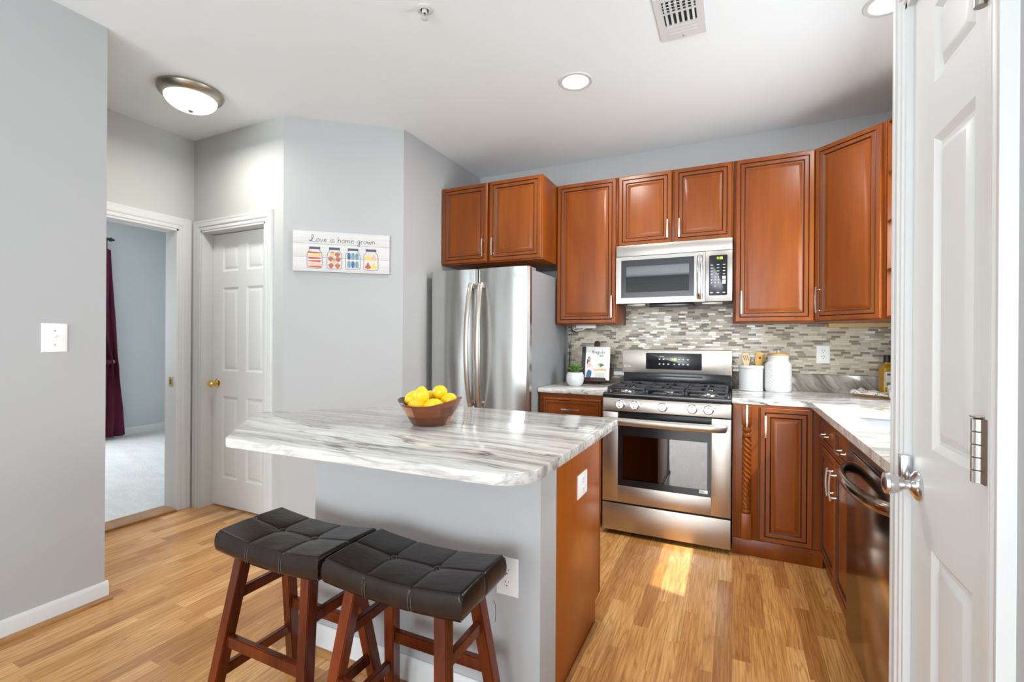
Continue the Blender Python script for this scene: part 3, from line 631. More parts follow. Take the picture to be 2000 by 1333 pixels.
# open end shelf
o = thing('end_shelf', 'open end shelf unit with rounded shelves past the corner cabinet', 'shelf', (0.9, 2.98, UB))
mb = MB(); mb.box(0.737, XE - 0.002, 3.120, 3.139, UB, UT, M['cab']); mb.box(XE - 0.02, XE - 0.002, 2.925, 3.119, UB, UT, M['cab']); mb.build('side_panel', o)
for z in (UB, 1.625, 1.885, 2.145, UT - 0.018):
    pts = [(XE - 0.021, 3.119)] + [(XE - 0.021 - 0.30 * math.sin(a), 3.119 - 0.185 * math.cos(a)) for a in [PI / 2 * k / 10 for k in range(11)]]
    MB().prism(pts, z, z + 0.018, M['cab'], 0.003).build('shelf', o)

# base cabinets
YB_F = 3.050   # door faces of the north run
o = thing('base_cabinet', 'drawer base cabinet between the refrigerator and range', 'cabinet', (-1.0, 3.4, 0), group='base cabinets')
mb = MB(); mb.box(-1.240, -0.776, 3.085, YN - 0.002, 0.10, 0.880, M['cab']); mb.box(-1.240, -0.776, 3.15, YN - 0.01, 0.0, 0.10, M['cab']); mb.build('cabinet_box', o)
for z0, z1 in ((0.705, 0.852), (0.42, 0.69), (0.115, 0.405)):
    d = drawer_front(S_(-1.205, z0, 3.063), 0.412, z1 - z0, 'drawer', o)
    pull(frame((-1.0, 3.063, (z0 + z1) / 2), (0, 0, 1), (1, 0, 0), (0, -1, 0)), 0.13, 'handle', d)
# corner base with twisted post
o = thing('base_cabinet', 'corner base cabinet with a rope-twist post right of the range', 'cabinet', (0.22, 3.4, 0), group='base cabinets')
mb = MB(); mb.box(-0.004, 0.449, 3.072, YN - 0.002, 0.092, 0.880, M['cab']); mb.box(-0.004, 0.449, 3.062, 3.30, 0.0, 0.095, M['cab'], 0.002); mb.box(0.004, 0.130, 3.052, 3.072, 0.10, 0.874, M['cab'], 0.002); mb.build('cabinet_box', o)
px, py = 0.070, 3.046
mb = MB(); mb.box(px - 0.026, px + 0.026, py - 0.028, py + 0.01, 0.765, 0.874, M['cab'], 0.002); mb.box(px - 0.026, px + 0.026, py - 0.028, py + 0.01, 0.105, 0.255, M['cab'], 0.002)
mb.lathe([(0.020, 0.255), (0.025, 0.262), (0.025, 0.272), (0.019, 0.278), (0.023, 0.286), (0.023, 0.296), (0.018, 0.302)], M['cab'], (px, py - 0.004, 0), n=24)
mb.lathe([(0.018, 0.690), (0.023, 0.698), (0.023, 0.712), (0.017, 0.720), (0.024, 0.732), (0.024, 0.745), (0.018, 0.752), (0.022, 0.765)], M['cab'], (px, py - 0.004, 0), n=24)
vs = []; fs = []; NZ, NA = 150, 48
for j in range(NZ + 1):
    z = 0.300 + 0.392 * j / NZ
    for i in range(NA):
        a = 2 * PI * i / NA; ph = (4 * a + 2 * PI * 13.5 * j / NZ)
        r = 0.0190 + 0.0062 * abs(math.cos(ph / 2 * 1.0)) ; vs.append((px + r * math.cos(a), py - 0.004 + r * math.sin(a), z))
for j in range(NZ):
    for i in range(NA): k2 = (i + 1) % NA; fs.append((j * NA + i, j * NA + k2, (j + 1) * NA + k2, (j + 1) * NA + i))
mb.add(vs, fs, M['cab'])
po = mb.build('twisted_post', o, angle=60)
pull(frame((px, py - 0.028, 0.822), (1, 0, 0), (0, 0, 1), (0, -1, 0)), 0.125, 'handle', po)
d = panel_door(S_(0.138, 0.100, YB_F), 0.260, 0.768, 'door', o)
pull(frame((0.166, YB_F, 0.764), (1, 0, 0), (0, 0, 1), (0, -1, 0)), 0.125, 'handle', d)
# sink base
XR = 0.426
o = thing('base_cabinet', 'sink base cabinet with two drawer fronts beside the dishwasher', 'cabinet', (0.75, 2.6, 0), group='base cabinets')
mb = MB(); mb.box(0.450, 0.470, 2.226, 3.070, 0.10, 0.880, M['cab']); mb.box(0.470, XE - 0.004, 2.226, 2.245, 0.0, 0.880, M['cab']); mb.box(0.470, XE - 0.004, 3.05, 3.070, 0.0, 0.880, M['cab']); mb.box(0.470, XE - 0.004, 2.245, 3.05, 0.10, 0.118, M['cab']); mb.box(0.462, 0.48, 2.226, 3.07, 0.0, 0.10, M['cab']); mb.build('cabinet_box', o)
for i, (a, b) in enumerate(((3.000, 2.618), (2.596, 2.232))):
    d = drawer_front(W2(a, 0.705, XR), a - b, 0.150, 'drawer', o); pull(frame((XR, (a + b) / 2, 0.775), (0, 0, 1), (0, -1, 0), (-1, 0, 0)), 0.11, 'handle', d)
    d = panel_door(W2(a, 0.110, XR), a - b, 0.585, 'door', o)
    pull(frame((XR, (b + 0.030) if i == 0 else (a - 0.030), 0.585), (0, -1, 0), (0, 0, 1), (-1, 0, 0)), 0.135, 'handle', d)
# dishwasher
o = thing('dishwasher', 'dark steel dishwasher with a bowed bar handle by the pantry wall', 'dishwasher', (0.7, 1.92, 0))
mb = MB(); mb.box(0.43, XE - 0.01, 1.625, 2.218, 0.10, 0.868, M['fside']); mb.build('tub', o)
mb = MB(); mb.box(0.402, 0.43, 1.618, 2.220, 0.105, 0.832, M['dwsteel'], 0.004); dd = mb.build('door', o)
MB().prism([(0.408, 1.618), (0.435, 1.618), (0.435, 2.220), (0.408, 2.220)], 0.834, 0.872, M['black'], 0.002).build('control_strip', o)['label'] = 'glossy black control strip'
MB().box(0.47, 0.50, 1.625, 2.218, 0.002, 0.10, M['rubber']).build('toe_kick', o)
pts = [(0.402, 2.150, 0.775)] + [(0.402 - 0.062 * math.sin(PI * t) ** 0.55, 2.150 - 0.505 * t, 0.775) for t in [i / 24 for i in range(1, 24)]] + [(0.402, 1.645, 0.775)]
mb = MB(); mb.tube(pts, 0.021, M['dwsteel'], 12, 0.55, 1.0); mb.build('handle', dd)['label'] = 'bowed satin bar handle'

# ------------------------------------------------------------------ counters
CT, CB_ = 0.914, 0.882
mb = MB(); mb.prism([(-1.246, 3.066), (-0.772, 3.066), (-0.772, YN - 0.001), (-1.246, YN - 0.001)], CB_, CT, M['granite2'], 0.006)
tag(mb.build('countertop'), 'short granite countertop section left of the range', 'countertop')
# L-shaped counter with a sink cut-out, in one mesh
SX0, SX1, SY0, SY1 = 0.500, 0.900, 2.16, 2.775
outer = [(-0.008, 3.070), (0.388, 3.070), (0.388, YPE + 0.003), (XE - 0.001, YPE + 0.003), (XE - 0.001, YN - 0.001), (-0.008, YN - 0.001)]
bm = bmesh.new()
ov = [bm.verts.new((p[0], p[1], CT)) for p in outer]; oe = [bm.edges.new((ov[i], ov[(i + 1) % len(ov)])) for i in range(len(ov))]
inner = rounded([(SX0, SY0), (SX1, SY0), (SX1, SY1), (SX0, SY1)], [0.06, 0.06, 0.03, 0.03], 6)
iv = [bm.verts.new((p[0], p[1], CT)) for p in inner]; ie = [bm.edges.new((iv[i], iv[(i + 1) % len(iv)])) for i in range(len(iv))]
bmesh.ops.triangle_fill(bm, use_beauty=True, edges=oe + ie)
for f in list(bm.faces):
    c = f.calc_center_median()
    if SX0 + 0.05 < c.x < SX1 - 0.05 and SY0 + 0.05 < c.y < SY1 - 0.05 and all(v in iv for v in f.verts): bm.faces.remove(f)
bmesh.ops.recalc_face_normals(bm, faces=bm.faces)
for f in bm.faces:
    if f.normal.z < 0: f.normal_flip()
r = bmesh.ops.extrude_face_region(bm, geom=list(bm.faces))
for g in r['geom']:
    if isinstance(g, bmesh.types.BMVert): g.co.z = CB_
mb = MB(); mb.bm(bm, M['granite2'])
tag(mb.build('countertop', angle=30), 'L-shaped granite countertop wrapping the corner to the sink', 'countertop')
# sink bowl
mb = MB(); t = 0.004; sp_ = rounded([(SX0 - 0.006, SY0 - 0.006), (SX1 + 0.006, SY0 - 0.006), (SX1 + 0.006, SY1 + 0.006), (SX0 - 0.006, SY1 + 0.006)], [0.06] * 4, 6); N = len(sp_)
vs = [(x, y, CB_ - 0.001) for x, y in sp_] + [(x, y, 0.70) for x, y in sp_]; cx_, cy_ = (SX0 + SX1) / 2, (SY0 + SY1) / 2
vs += [(cx_ + (x - cx_) * 1.02, cy_ + (y - cy_) * 1.02, 0.695) for x, y in sp_] + [(cx_ + (x - cx_) * 1.02, cy_ + (y - cy_) * 1.02, CB_ - 0.001) for x, y in sp_]
fs = [(i, (i + 1) % N, N + (i + 1) % N, N + i) for i in range(N)] + [tuple(range(N, 2 * N))] + [(2 * N + i, 2 * N + (i + 1) % N, 3 * N + (i + 1) % N, 3 * N + i) for i in range(N)] + [tuple(range(2 * N, 3 * N))[::-1]] + [(i, 3 * N + i, 3 * N + (i + 1) % N, (i + 1) % N) for i in range(N)]
mb.add(vs, fs, M['sinksteel']); tag(mb.build('kitchen_sink'), 'undermount steel sink set in the right-hand counter', 'sink')
# upstands and tile
mb = MB(); mb.box(-1.246, -0.772, YN - 0.022, YN - 0.0005, CT, 1.030, M['granite3'], 0.001); tag(mb.build('granite_upstand'), 'brown granite upstand behind the cookbook and succulent', 'backsplash')
mb = MB(); mb.box(-0.008, XE - 0.001, YN - 0.022, YN - 0.0005, CT, 1.030, M['granite3'], 0.001)
tag(mb.build('granite_upstand'), 'brown swirled granite upstand behind crock, canister and tray', 'backsplash')
mb = MB(); mb.box(XE - 0.022, XE - 0.0005, YPE + 0.004, YN - 0.022, CT, 1.030, M['granite3'], 0.001)
tag(mb.build('granite_upstand'), 'granite upstand along the window wall behind the sink', 'backsplash')
for i, q in enumerate(((-1.246, XE - 0.0005, YN - 0.009, YN - 0.0004, 1.031, UB - 0.001), (-0.770, -0.010, YN - 0.009, YN - 0.0004, 0.90, 1.0305), (-0.770, -0.010, YN - 0.009, YN - 0.0004, UB - 0.0008, 1.505), (XE - 0.009, XE - 0.0004, YPE + 0.004, YN - 0.0095, 1.031, WZ0 - 0.062), (XE - 0.009, XE - 0.0004, WY1 + 0.062, YN - 0.0095, WZ0 - 0.061, UB - 0.001))):
    struct(MB().box(*q, M['mosaic']).build('tile_backsplash'), 'mosaic strip tile backsplash of beige and taupe glass and stone')
outlet('white outlet on the mosaic tile right of the canister', frame((0.538, YN - 0.009, 1.165), (1, 0, 0), (0, 0, 1), (0, -1, 0)), 0.078, 0.120, group='outlets')

# ------------------------------------------------------------------ island
IX, IY = -0.547, 1.375
mb = MB(); mb.box(-1.525, IX, IY, IY + 0.145, 0, CB_ - 0.001, M['wall']); struct(mb.build('wall_island'))
baseboard('baseboard_island', (-1.525, IY), (IX + 0.002, IY), (0, -1), 0.105)
o = thing('island_cabinet', 'island base cabinet with an end panel coloured as if lit by the window', 'cabinet', (-1.0, 1.8, 0), group='base cabinets')
mb = MB(); mb.box(-1.500, IX - 0.016, IY + 0.147, 2.070, 0.10, CB_ - 0.001, M['cab']); mb.box(-1.500, IX - 0.016, IY + 0.147, 2.020, 0.0, 0.10, M['cab']); mb.build('cabinet_box', o)
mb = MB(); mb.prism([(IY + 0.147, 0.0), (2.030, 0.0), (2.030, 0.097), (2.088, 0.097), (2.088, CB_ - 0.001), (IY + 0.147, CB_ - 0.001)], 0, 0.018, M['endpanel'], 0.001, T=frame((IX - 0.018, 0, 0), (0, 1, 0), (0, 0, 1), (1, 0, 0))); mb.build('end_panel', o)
mb = MB(); mb.box(-0.59, IX + 0.001, 2.090, 2.112, 0.10, CB_ - 0.002, M['cab'], 0.004); mb.build('door', o)
MB().box(IX + 0.0005, IX + 0.016, IY + 0.146, 2.022, 0.0, 0.014, M['oaktrim'], 0.004).build('shoe_moulding', o)
pl = rounded([(-1.535, 1.006), (-0.452, 1.036), (-0.437, 2.014), (-1.360, 2.014), (-1.955, 1.420)], [0.035, 0.110, 0.055, 0.04, 0.035], 10)
mb = MB(); mb.prism(pl, CB_, CT, M['granite'], 0.004, 2); tag(mb.build('island_countertop'), 'angular granite island countertop carrying the bowl of lemons', 'countertop')
outlet('white outlet on the wooden end panel of the island', frame((IX, 1.815, 0.672), (0, 1, 0), (0, 0, 1), (1, 0, 0)), 0.122, 0.092, group='outlets')
outlet('white outlet on the grey island wall behind the stools', frame((-0.660, IY, 0.478), (1, 0, 0), (0, 0, 1), (0, -1, 0)), 0.078, 0.124, group='outlets')

# ------------------------------------------------------------------ bar stools
def make_stool():
    root = thing('bar_stool', '', 'stool', (0, 0, 0), group='bar stools')
    hx, hy, zt, th = 0.232, 0.126, 0.614, 0.074
    NU, NV = 150, 84
    def top(x, y):
        u, v = x / hx, y / hy
        z = zt - 0.019 * (1 - abs(u) ** 1.8) - 0.004 * abs(v) ** 2
        for sx in (-hx / 3, hx / 3):
            d = math.hypot(x - sx, y); z -= 0.0035 * math.exp(-(d / 0.015) ** 2) + 0.0030 * math.exp(-(d / 0.050) ** 2)
            z -= 0.0024 * math.exp(-((x - sx) / 0.0032) ** 2) + 0.0012 * math.exp(-((x - sx) / 0.020) ** 2)
        z -= 0.0024 * math.exp(-(y / 0.0032) ** 2) + 0.0010 * math.exp(-(y / 0.020) ** 2)
        e = max(abs(u) ** 24, abs(v) ** 14)
        ex = max(0, (abs(x) - (hx - 0.011)) / 0.011); ey = max(0, (abs(y) - (hy - 0.011)) / 0.011); q = min(1, math.hypot(ex, ey))
        return z - 0.011 * (1 - math.sqrt(max(0, 1 - q * q)))
    def bot(x): return zt - th - 0.013 * (1 - abs(x / hx) ** 1.8)
    def sq(i, n, h):
        t = -1 + 2 * i / n; return h * (math.sin(t * PI / 2) * 0.35 + t * 0.65)
    mb = MB(); vs = []; fs = []
    xs = [sq(i, NU, hx) for i in range(NU + 1)]; ys = [sq(j, NV, hy) for j in range(NV + 1)]
    for y in ys:
        for x in xs: vs.append((x, y, top(x, y)))
    W = NU + 1
    for j in range(NV):
        for i in range(NU): fs.append((j * W + i, j * W + i + 1, (j + 1) * W + i + 1, (j + 1) * W + i))
    rim = [(i, 0) for i in range(NU)] + [(NU, j) for j in range(NV)] + [(i, NV) for i in range(NU, 0, -1)] + [(0, j) for j in range(NV, 0, -1)]
    prev = [j * W + i for i, j in rim]; base_n = len(vs)
    K = 6; L = len(rim)
    for k in range(1, K + 1):
        cur = []
        for (i, j) in rim:
            x, y = xs[i], ys[j]; z1 = top(x, y); z0 = bot(x); t = k / K; bul = 0.004 * math.sin(PI * t) - (0.003 if k == K else 0)
            nx = (1 if i == NU else -1 if i == 0 else 0); ny = (1 if j == NV else -1 if j == 0 else 0)
            pinch = 0.0022 * sum(math.exp(-((x - s) / 0.005) ** 2) for s in (-hx / 3, hx / 3)) if ny else 0.0022 * math.exp(-(y / 0.005) ** 2)
            cur.append(len(vs)); vs.append((x + nx * (bul - (pinch if not ny else 0)), y + ny * (bul - pinch), z1 + (z0 - z1) * t))
        for m in range(L): fs.append((prev[m], prev[(m + 1) % L], cur[(m + 1) % L], cur[m]))
        prev = cur
    fs.append(tuple(prev))
    mb.add(vs, fs, M['leather']); seat = mb.build('seat', root, angle=75)
    for sx in (-hx / 3, hx / 3):
        b = MB(); b.lathe([(0.0, -0.008), (0.011, -0.006), (0.0125, -0.002), (0.010, 0.002), (0.004, 0.0036), (0, 0.0038)], M['leather'], (sx, 0, top(sx, 0) + 0.0066), n=20); b.build('button', seat)
    for cx in (-1, 1):
        for cy in (-1, 1): MB().tube([(cx * (hx + 0.0010), cy * (hy + 0.0010), zt - 0.027 - (th - 0.033) * k / 5) for k in range(6)], 0.0013, M['stitch'], 6).build('corner_seam', seat)
    for cy in (-1, 1):
        for sx in (-hx / 3, hx / 3):
            for dx in (-0.0045, 0.0045):
                MB().tube([(sx + dx, cy * (hy + 0.0008 + 0.004 * math.sin(PI * t)), top(sx + dx, cy * hy) + (bot(sx) - top(sx + dx, cy * hy)) * t) for t in (0.05, 0.2, 0.4, 0.6, 0.8, 0.96)], 0.0007, M['stitch'], 5).build('stitching', seat)
    def beam(a, b, w, d, name, par, ux=(1, 0, 0)):
        m2 = MB(); a = Vector(a); b = Vector(b); t = (b - a).normalized(); x = Vector(ux); x = (x - t * x.dot(t)).normalized(); y = t.cross(x)
        vs = []
        for p in (a, b):
            for sx, sy in ((-1, -1), (1, -1), (1, 1), (-1, 1)): vs.append(p + x * sx * w / 2 + y * sy * d / 2)
        bmm = bmesh.new(); bv = [bmm.verts.new(v) for v in vs]
        for f in ((0, 1, 2, 3), (4, 5, 6, 7), (0, 1, 5, 4), (1, 2, 6, 5), (2, 3, 7, 6), (3, 0, 4, 7)): bmm.faces.new([bv[i] for i in f])
        bmesh.ops.recalc_face_normals(bmm, faces=bmm.faces); bmesh.ops.bevel(bmm, geom=list(bmm.edges), offset=0.0025, segments=2, affect='EDGES')
        m2.bm(bmm, M['stoolwood']); return m2.build(name, par)
    def leg_pt(sx, sy, z): t = z / 0.53; return (sx * (0.212 - 0.060 * t), sy * (0.165 - 0.082 * t), z)
    for sx in (-1, 1):
        for sy in (-1, 1): beam(leg_pt(sx, sy, 0), leg_pt(sx, sy, bot(0.155) + 0.008), 0.038, 0.038, 'leg', root)
    for sx in (-1, 1):
        for z in (0.40, 0.155): beam(leg_pt(sx, -1, z), leg_pt(sx, 1, z), 0.020, 0.034, 'stretcher', root)
    for sy in (-1, 1): beam(leg_pt(-1, sy, 0.262), leg_pt(1, sy, 0.262), 0.020, 0.040, 'stretcher', root, (0, 1, 0))
    beam((-0.15, 0.055, 0.520), (0.15, 0.055, 0.520), 0.018, 0.03, 'seat_rail', root, (0, 1, 0)); beam((-0.15, -0.055, 0.520), (0.15, -0.055, 0.520), 0.018, 0.03, 'seat_rail', root, (0, 1, 0))
    return root
def copy_tree(o, parent=None):
    c = o.copy(); COL.objects.link(c)
    if parent: c.parent = parent
    for ch in [x for x in bpy.data.objects if x.parent == o]: copy_tree(ch, c)
    return c
st = make_stool()
st2 = copy_tree(st)
bpy.context.view_layer.update()
st.location = (-1.318, 1.115, 0); st['label'] = 'left bar stool, dark tufted leather saddle seat, farther from the outlet'
st2.location = (-0.842, 1.124, 0); st2.rotation_euler = (0, 0, 0.012); st2['label'] = 'right bar stool in front of the island wall outlet'

# ------------------------------------------------------------------ refrigerator
o = thing('refrigerator', 'stainless french door refrigerator in the corner below the wide cabinet', 'refrigerator', (-1.65, 3.2, 0))
FX0, FX1, FY = -2.052, -1.250, 2.895
mb = MB(); mb.box(FX0 + 0.005, FX1 - 0.002, FY + 0.068, 3.66, 0.02, 1.735, M['fside'], 0.004); mb.box(FX0 + 0.02, FX1 - 0.02, FY + 0.04, 3.5, 0.0, 0.05, M['rubber']); mb.build('fridge_body', o)
def fdoor(x0, x1, z0, z1, name):
    mb = MB(); N = 24; vs = []; fs = []; r = 0.012
    pr = []
    for i in range(N + 1):
        t = i / N; x = x0 + (x1 - x0) * t; e = min(t, 1 - t) * (x1 - x0)
        d = 0.016 * (1 - (2 * t - 1) ** 2) + (0 if e > r else -(r - math.sqrt(max(0, r * r - (r - e) ** 2))))
        pr.append((x, FY + 0.014 - d))
    pr += [(x1, FY + 0.062), (x0, FY + 0.062)]; K = len(pr)
    mb.prism(pr, z0, z1, M['fsteel'], 0.0)
    return mb.build(name, o, angle=30)
dl = fdoor(FX0, -1.6535, 0.72, 1.752, 'door'); dr = fdoor(-1.6465, FX1, 0.72, 1.752, 'door'); fz = fdoor(FX0, FX1, 0.06, 0.71, 'freezer_drawer')
def fhandle(x, lean, parent):
    pts = []; N = 28
    for i in range(N + 1):
        t = i / N; z = 0.775 + 0.875 * t; b = (1 - (2 * t - 1) ** 2); pts.append((x + lean * (b - 1), FY - 0.012 - 0.058 * b ** 0.8, z))
    m2 = MB(); m2.tube(pts, 0.019, M['steel'], 12, 1.0, 0.55, up=(0, 1, 0))
    for z, q in ((0.80, 0), (1.63, N)): m2.box(x - lean - 0.010, x - lean + 0.010, FY - 0.030, FY + 0.012, z - 0.015, z + 0.015, M['steel'], 0.004)
    m2.build('handle', parent)['label'] = 'long bowed steel handle'
fhandle(-1.695, -0.006, dl); fhandle(-1.607, 0.006, dr)
m2 = MB(); m2.tube([(-1.95, FY - 0.045, 0.64), (-1.35, FY - 0.045, 0.64)], 0.014, M['steel'], 10); m2.box(-1.94, -1.92, FY - 0.045, FY + 0.01, 0.63, 0.65, M['steel']); m2.box(-1.38, -1.36, FY - 0.045, FY + 0.01, 0.63, 0.65, M['steel']); m2.build('handle', fz)
m2 = MB(); m2.box(FX1 - 0.105, FX1 - 0.015, FY + 0.055, FY + 0.17, 1.736, 1.757, M['fside'], 0.004); m2.build('hinge_cover', o)
m2 = MB(); m2.box(FX0 + 0.015, FX0 + 0.105, FY + 0.055, FY + 0.17, 1.736, 1.757, M['fside'], 0.004); m2.build('hinge_cover', o)
def logo(T, size, mat, name, parent):
    """round emblem with two letters beside it"""
    mb = text_mesh('LG', size, T @ Matrix.Translation((size * 1.35, 0, 0)), mat, None, None)
    r = size * 0.48
    mb.tube([(r * math.cos(a), r * math.sin(a), 0.0004) for a in [0.25 + 5.7 * k / 20 for k in range(21)]], size * 0.055, mat, 4, T=T)
    mb.tube([(0, r * 0.55, 0.0004), (0, -r * 0.45, 0.0004), (r * 0.45, -r * 0.45, 0.0004)], size * 0.05, mat, 4, T=T); mb.ball((-r * 0.45, r * 0.45, 0.0004), size * 0.07, mat, n=8, T=T)
    return mb.build(name, parent, smooth=False)
logo(frame((-1.345, FY - 0.0085, 1.690), (1, 0, 0), (0, 0, 1), (0, -1, 0)), 0.026, M['nickel'], 'badge', dr)

# ------------------------------------------------------------------ gas range
o = thing('gas_range', 'stainless gas range with five knobs and black cooktop', 'range', (-0.39, 3.35, 0))
RX0, RX1, RY = -0.7675, -0.0105, 3.012
mb = MB(); mb.box(RX0 + 0.004, RX1 - 0.004, RY + 0.03, 3.062 + 0.02, 0.04, 0.875, M['rubber']); mb.box(RX0 + 0.004, RX0 + 0.05, RY + 0.04, 3.70, 0.03, 0.885, M['fside']); mb.box(RX1 - 0.05, RX1 - 0.004, RY + 0.04, 3.70, 0.03, 0.885, M['fside']); mb.box(RX0 + 0.004, RX1 - 0.004, 3.55, 3.70, 0.03, 0.885, M['fside'])
mb.box(RX0 + 0.05, RX1 - 0.05, RY + 0.05, 3.55, 0.20, 0.225, M['plate']); mb.box(RX0 + 0.05, RX1 - 0.05, RY + 0.05, 3.55, 0.86, 0.885, M['plate'])
for x in (RX0 + 0.06, RX1 - 0.06):
    for y in (RY + 0.1, 3.6): mb.lathe([(0.018, 0), (0.018, 0.035)], M['rubber'], (x, y, 0), n=12)
body = mb.build('range_body', o)
# the plain front of the body is open behind the oven door glass
me = body.data
bm = bmesh.new(); bm.from_mesh(me)
bm.free()
mb = MB()
for z in (0.43, 0.60):
    mb.tube([(RX0 + 0.055, RY + 0.09, z), (RX1 - 0.055, RY + 0.09, z)], 0.003, M['nickel'], 6)
    for k in range(14): x = RX0 + 0.08 + k * 0.046; mb.tube([(x, RY + 0.09, z + 0.004), (x, 3.50, z + 0.004)], 0.0018, M['nickel'], 5)
mb.build('oven_rack', o)
# oven door with a window cut through it
T = frame((RX0, RY, 0.214), (1, 0, 0), (0, 0, 1), (0, -1, 0)); w, h = RX1 - RX0, 0.577
gx0, gx1, gz0, gz1 = 0.099, 0.650, 0.108, h
mb = MB(); st_ = M['steel']
mb.box(0, gx0, 0, h, -0.030, 0, st_, 0.003, T=T); mb.box(gx1, w, 0, h, -0.030, 0, st_, 0.003, T=T); mb.box(gx0 - 0.002, gx1 + 0.002, 0, gz0, -0.030, 0, st_, 0.003, T=T)
od = mb.build('oven_door', o)
mb = MB(); iw = (0.128, 0.628, 0.148, 0.430)
for a in ((gx0, iw[0], gz0, gz1), (iw[1], gx1, gz0, gz1), (iw[0], iw[1], gz0, iw[2]), (iw[0], iw[1], iw[3], gz1)): mb.box(a[0], a[1], a[2], a[3], -0.028, -0.002, M['black'], T=T)
wf = mb.build('window_frame', od); wf['label'] = 'black glass border of the oven window'
mb = MB(); mb.box(iw[0], iw[1], iw[2], iw[3], -0.006, -0.002, M['ovenglass'], T=T); mb.build('window_pane', od)
mb = MB(); mb.box(0.585, 0.632, 0.126, 0.146, -0.0015, -0.0008, M['paper'], T=T); mb.box(0.589, 0.612, 0.130, 0.142, -0.0008, -0.0004, M['p_grey'], T=T); mb.build('energy_sticker', od)['label'] = 'small white sticker on the glass'
pts = [(0.030, 0.525, 0.0), (0.034, 0.525, 0.035), (0.060, 0.525, 0.052)] + [(0.06 + (w - 0.12) * i / 10, 0.525, 0.052 + 0.006 * (1 - (2 * i / 10 - 1) ** 2)) for i in range(1, 10)] + [(w - 0.060, 0.525, 0.052), (w - 0.034, 0.525, 0.035), (w - 0.030, 0.525, 0.0)]
mb = MB(); mb.tube(pts, 0.024, st_, 12, 1.0, 0.42, up=(0, 0, 1), T=T); mb.build('handle', od)['label'] = 'wide curved steel towel bar handle'
mb = MB(); mb.box(RX0, RX1, RY, RY + 0.03, 0.030, 0.204, st_, 0.004); mb.build('drawer', o)['label'] = 'stainless storage drawer'
# control panel
mb = MB(); Tc = frame((RX0, RY - 0.006, 0.798), (1, 0, 0), (0, 0.12, 1), (0, -1, 0.12)); mb.box(0, w, 0, 0.082, -0.035, 0, st_, 0.003, T=Tc); cp = mb.build('control_panel', o)
for kx, lab, side in ((0.113, 'LR', -1), (0.204, 'LF', 1), (0.373, 'C', 1), (0.544, 'RF', -1), (0.634, 'RR', 1)):
    kb = MB(); kb.lathe([(0.0, 0), (0.0280, 0), (0.0290, 0.003), (0.0255, 0.006), (0.0245, 0.022), (0.0220, 0.026), (0, 0.026)], M['chrome'], (kx, 0.041, 0.0005), T=Tc, n=28)
    kb.box(kx - 0.005, kx + 0.005, 0.023, 0.059, 0.024, 0.034, M['chrome'], 0.002, T=Tc); kb.box(kx - 0.001, kx + 0.001, 0.046, 0.058, 0.0338, 0.0345, M['ink'], T=Tc)
    kb.build('knob', o)['label'] = 'round satin metal burner knob'
    text_mesh(lab, 0.011, Tc @ Matrix.Translation((kx + side * 0.036, 0.053, 0.0002)), M['ink'], 'legend', cp)
for a in ((0.05, 0.245), (0.50, 0.70)): MB().box(a[0], a[1], 0.0725, 0.0735, 0.0, 0.0006, M['ink'], T=Tc).build('legend_line', cp)
# cooktop
mb = MB(); mb.prism([(RX0, RY - 0.004), (RX1, RY - 0.004), (RX1, 3.59), (RX0, 3.59)], 0.884, 0.914, M['black'], 0.008, 3); ck = mb.build('cooktop', o); ck['label'] = 'glossy black cooktop'
for bxx, byy, r in ((-0.64, 3.14, 0.040), (-0.64, 3.42, 0.033), (-0.389, 3.28, 0.042), (-0.14, 3.14, 0.045), (-0.14, 3.42, 0.030)):
    b = MB(); b.lathe([(r + 0.012, 0.914), (r + 0.010, 0.918), (r, 0.920), (r, 0.928), (0, 0.928)], M['nickel'], (bxx, byy, 0), n=28); b.lathe([(r - 0.002, 0.928), (r - 0.003, 0.934), (r - 0.012, 0.936), (0, 0.936)], M['iron'], (bxx, byy, 0), n=28); b.build('burner', ck)
for gx in ((RX0 + 0.022, RX0 + 0.258), (RX0 + 0.264, RX1 - 0.264), (RX1 - 0.258, RX1 - 0.022)):
    g = MB(); a, b_ = gx; y0, y1 = 3.05, 3.545; z0, z1 = 0.934, 0.950; q = 0.013
    for y in (y0, y1, (y0 + y1) / 2): g.box(a, b_, y - q / 2, y + q / 2, z0, z1, M['iron'], 0.003)
    for x in (a + q / 2, b_ - q / 2): g.box(x - q / 2, x + q / 2, y0, y1, z0, z1, M['iron'], 0.003)
    cx = (a + b_) / 2
    for yc in ((y0 * 3 + y1) / 4, (y0 + 3 * y1) / 4):
        g.box(a, cx - 0.032, yc - q / 2, yc + q / 2, z0 + 0.002, z1 + 0.004, M['iron'], 0.003); g.box(cx + 0.032, b_, yc - q / 2, yc + q / 2, z0 + 0.002, z1 + 0.004, M['iron'], 0.003)
    for y in (y0 + 0.0, (y0 + y1) / 2 - 0.09, (y0 + y1) / 2 + 0.0, y1 - 0.09): g.box(cx - q / 2, cx + q / 2, y, y + 0.09, z0 + 0.002, z1 + 0.004, M['iron'], 0.003)
    for x in (a + q / 2, b_ - q / 2):
        for y in (y0, y1): g.box(x - 0.008, x + 0.008, y - 0.008, y + 0.008, 0.913, z0 + 0.002, M['iron'], 0.002)
    g.build('grate', ck)
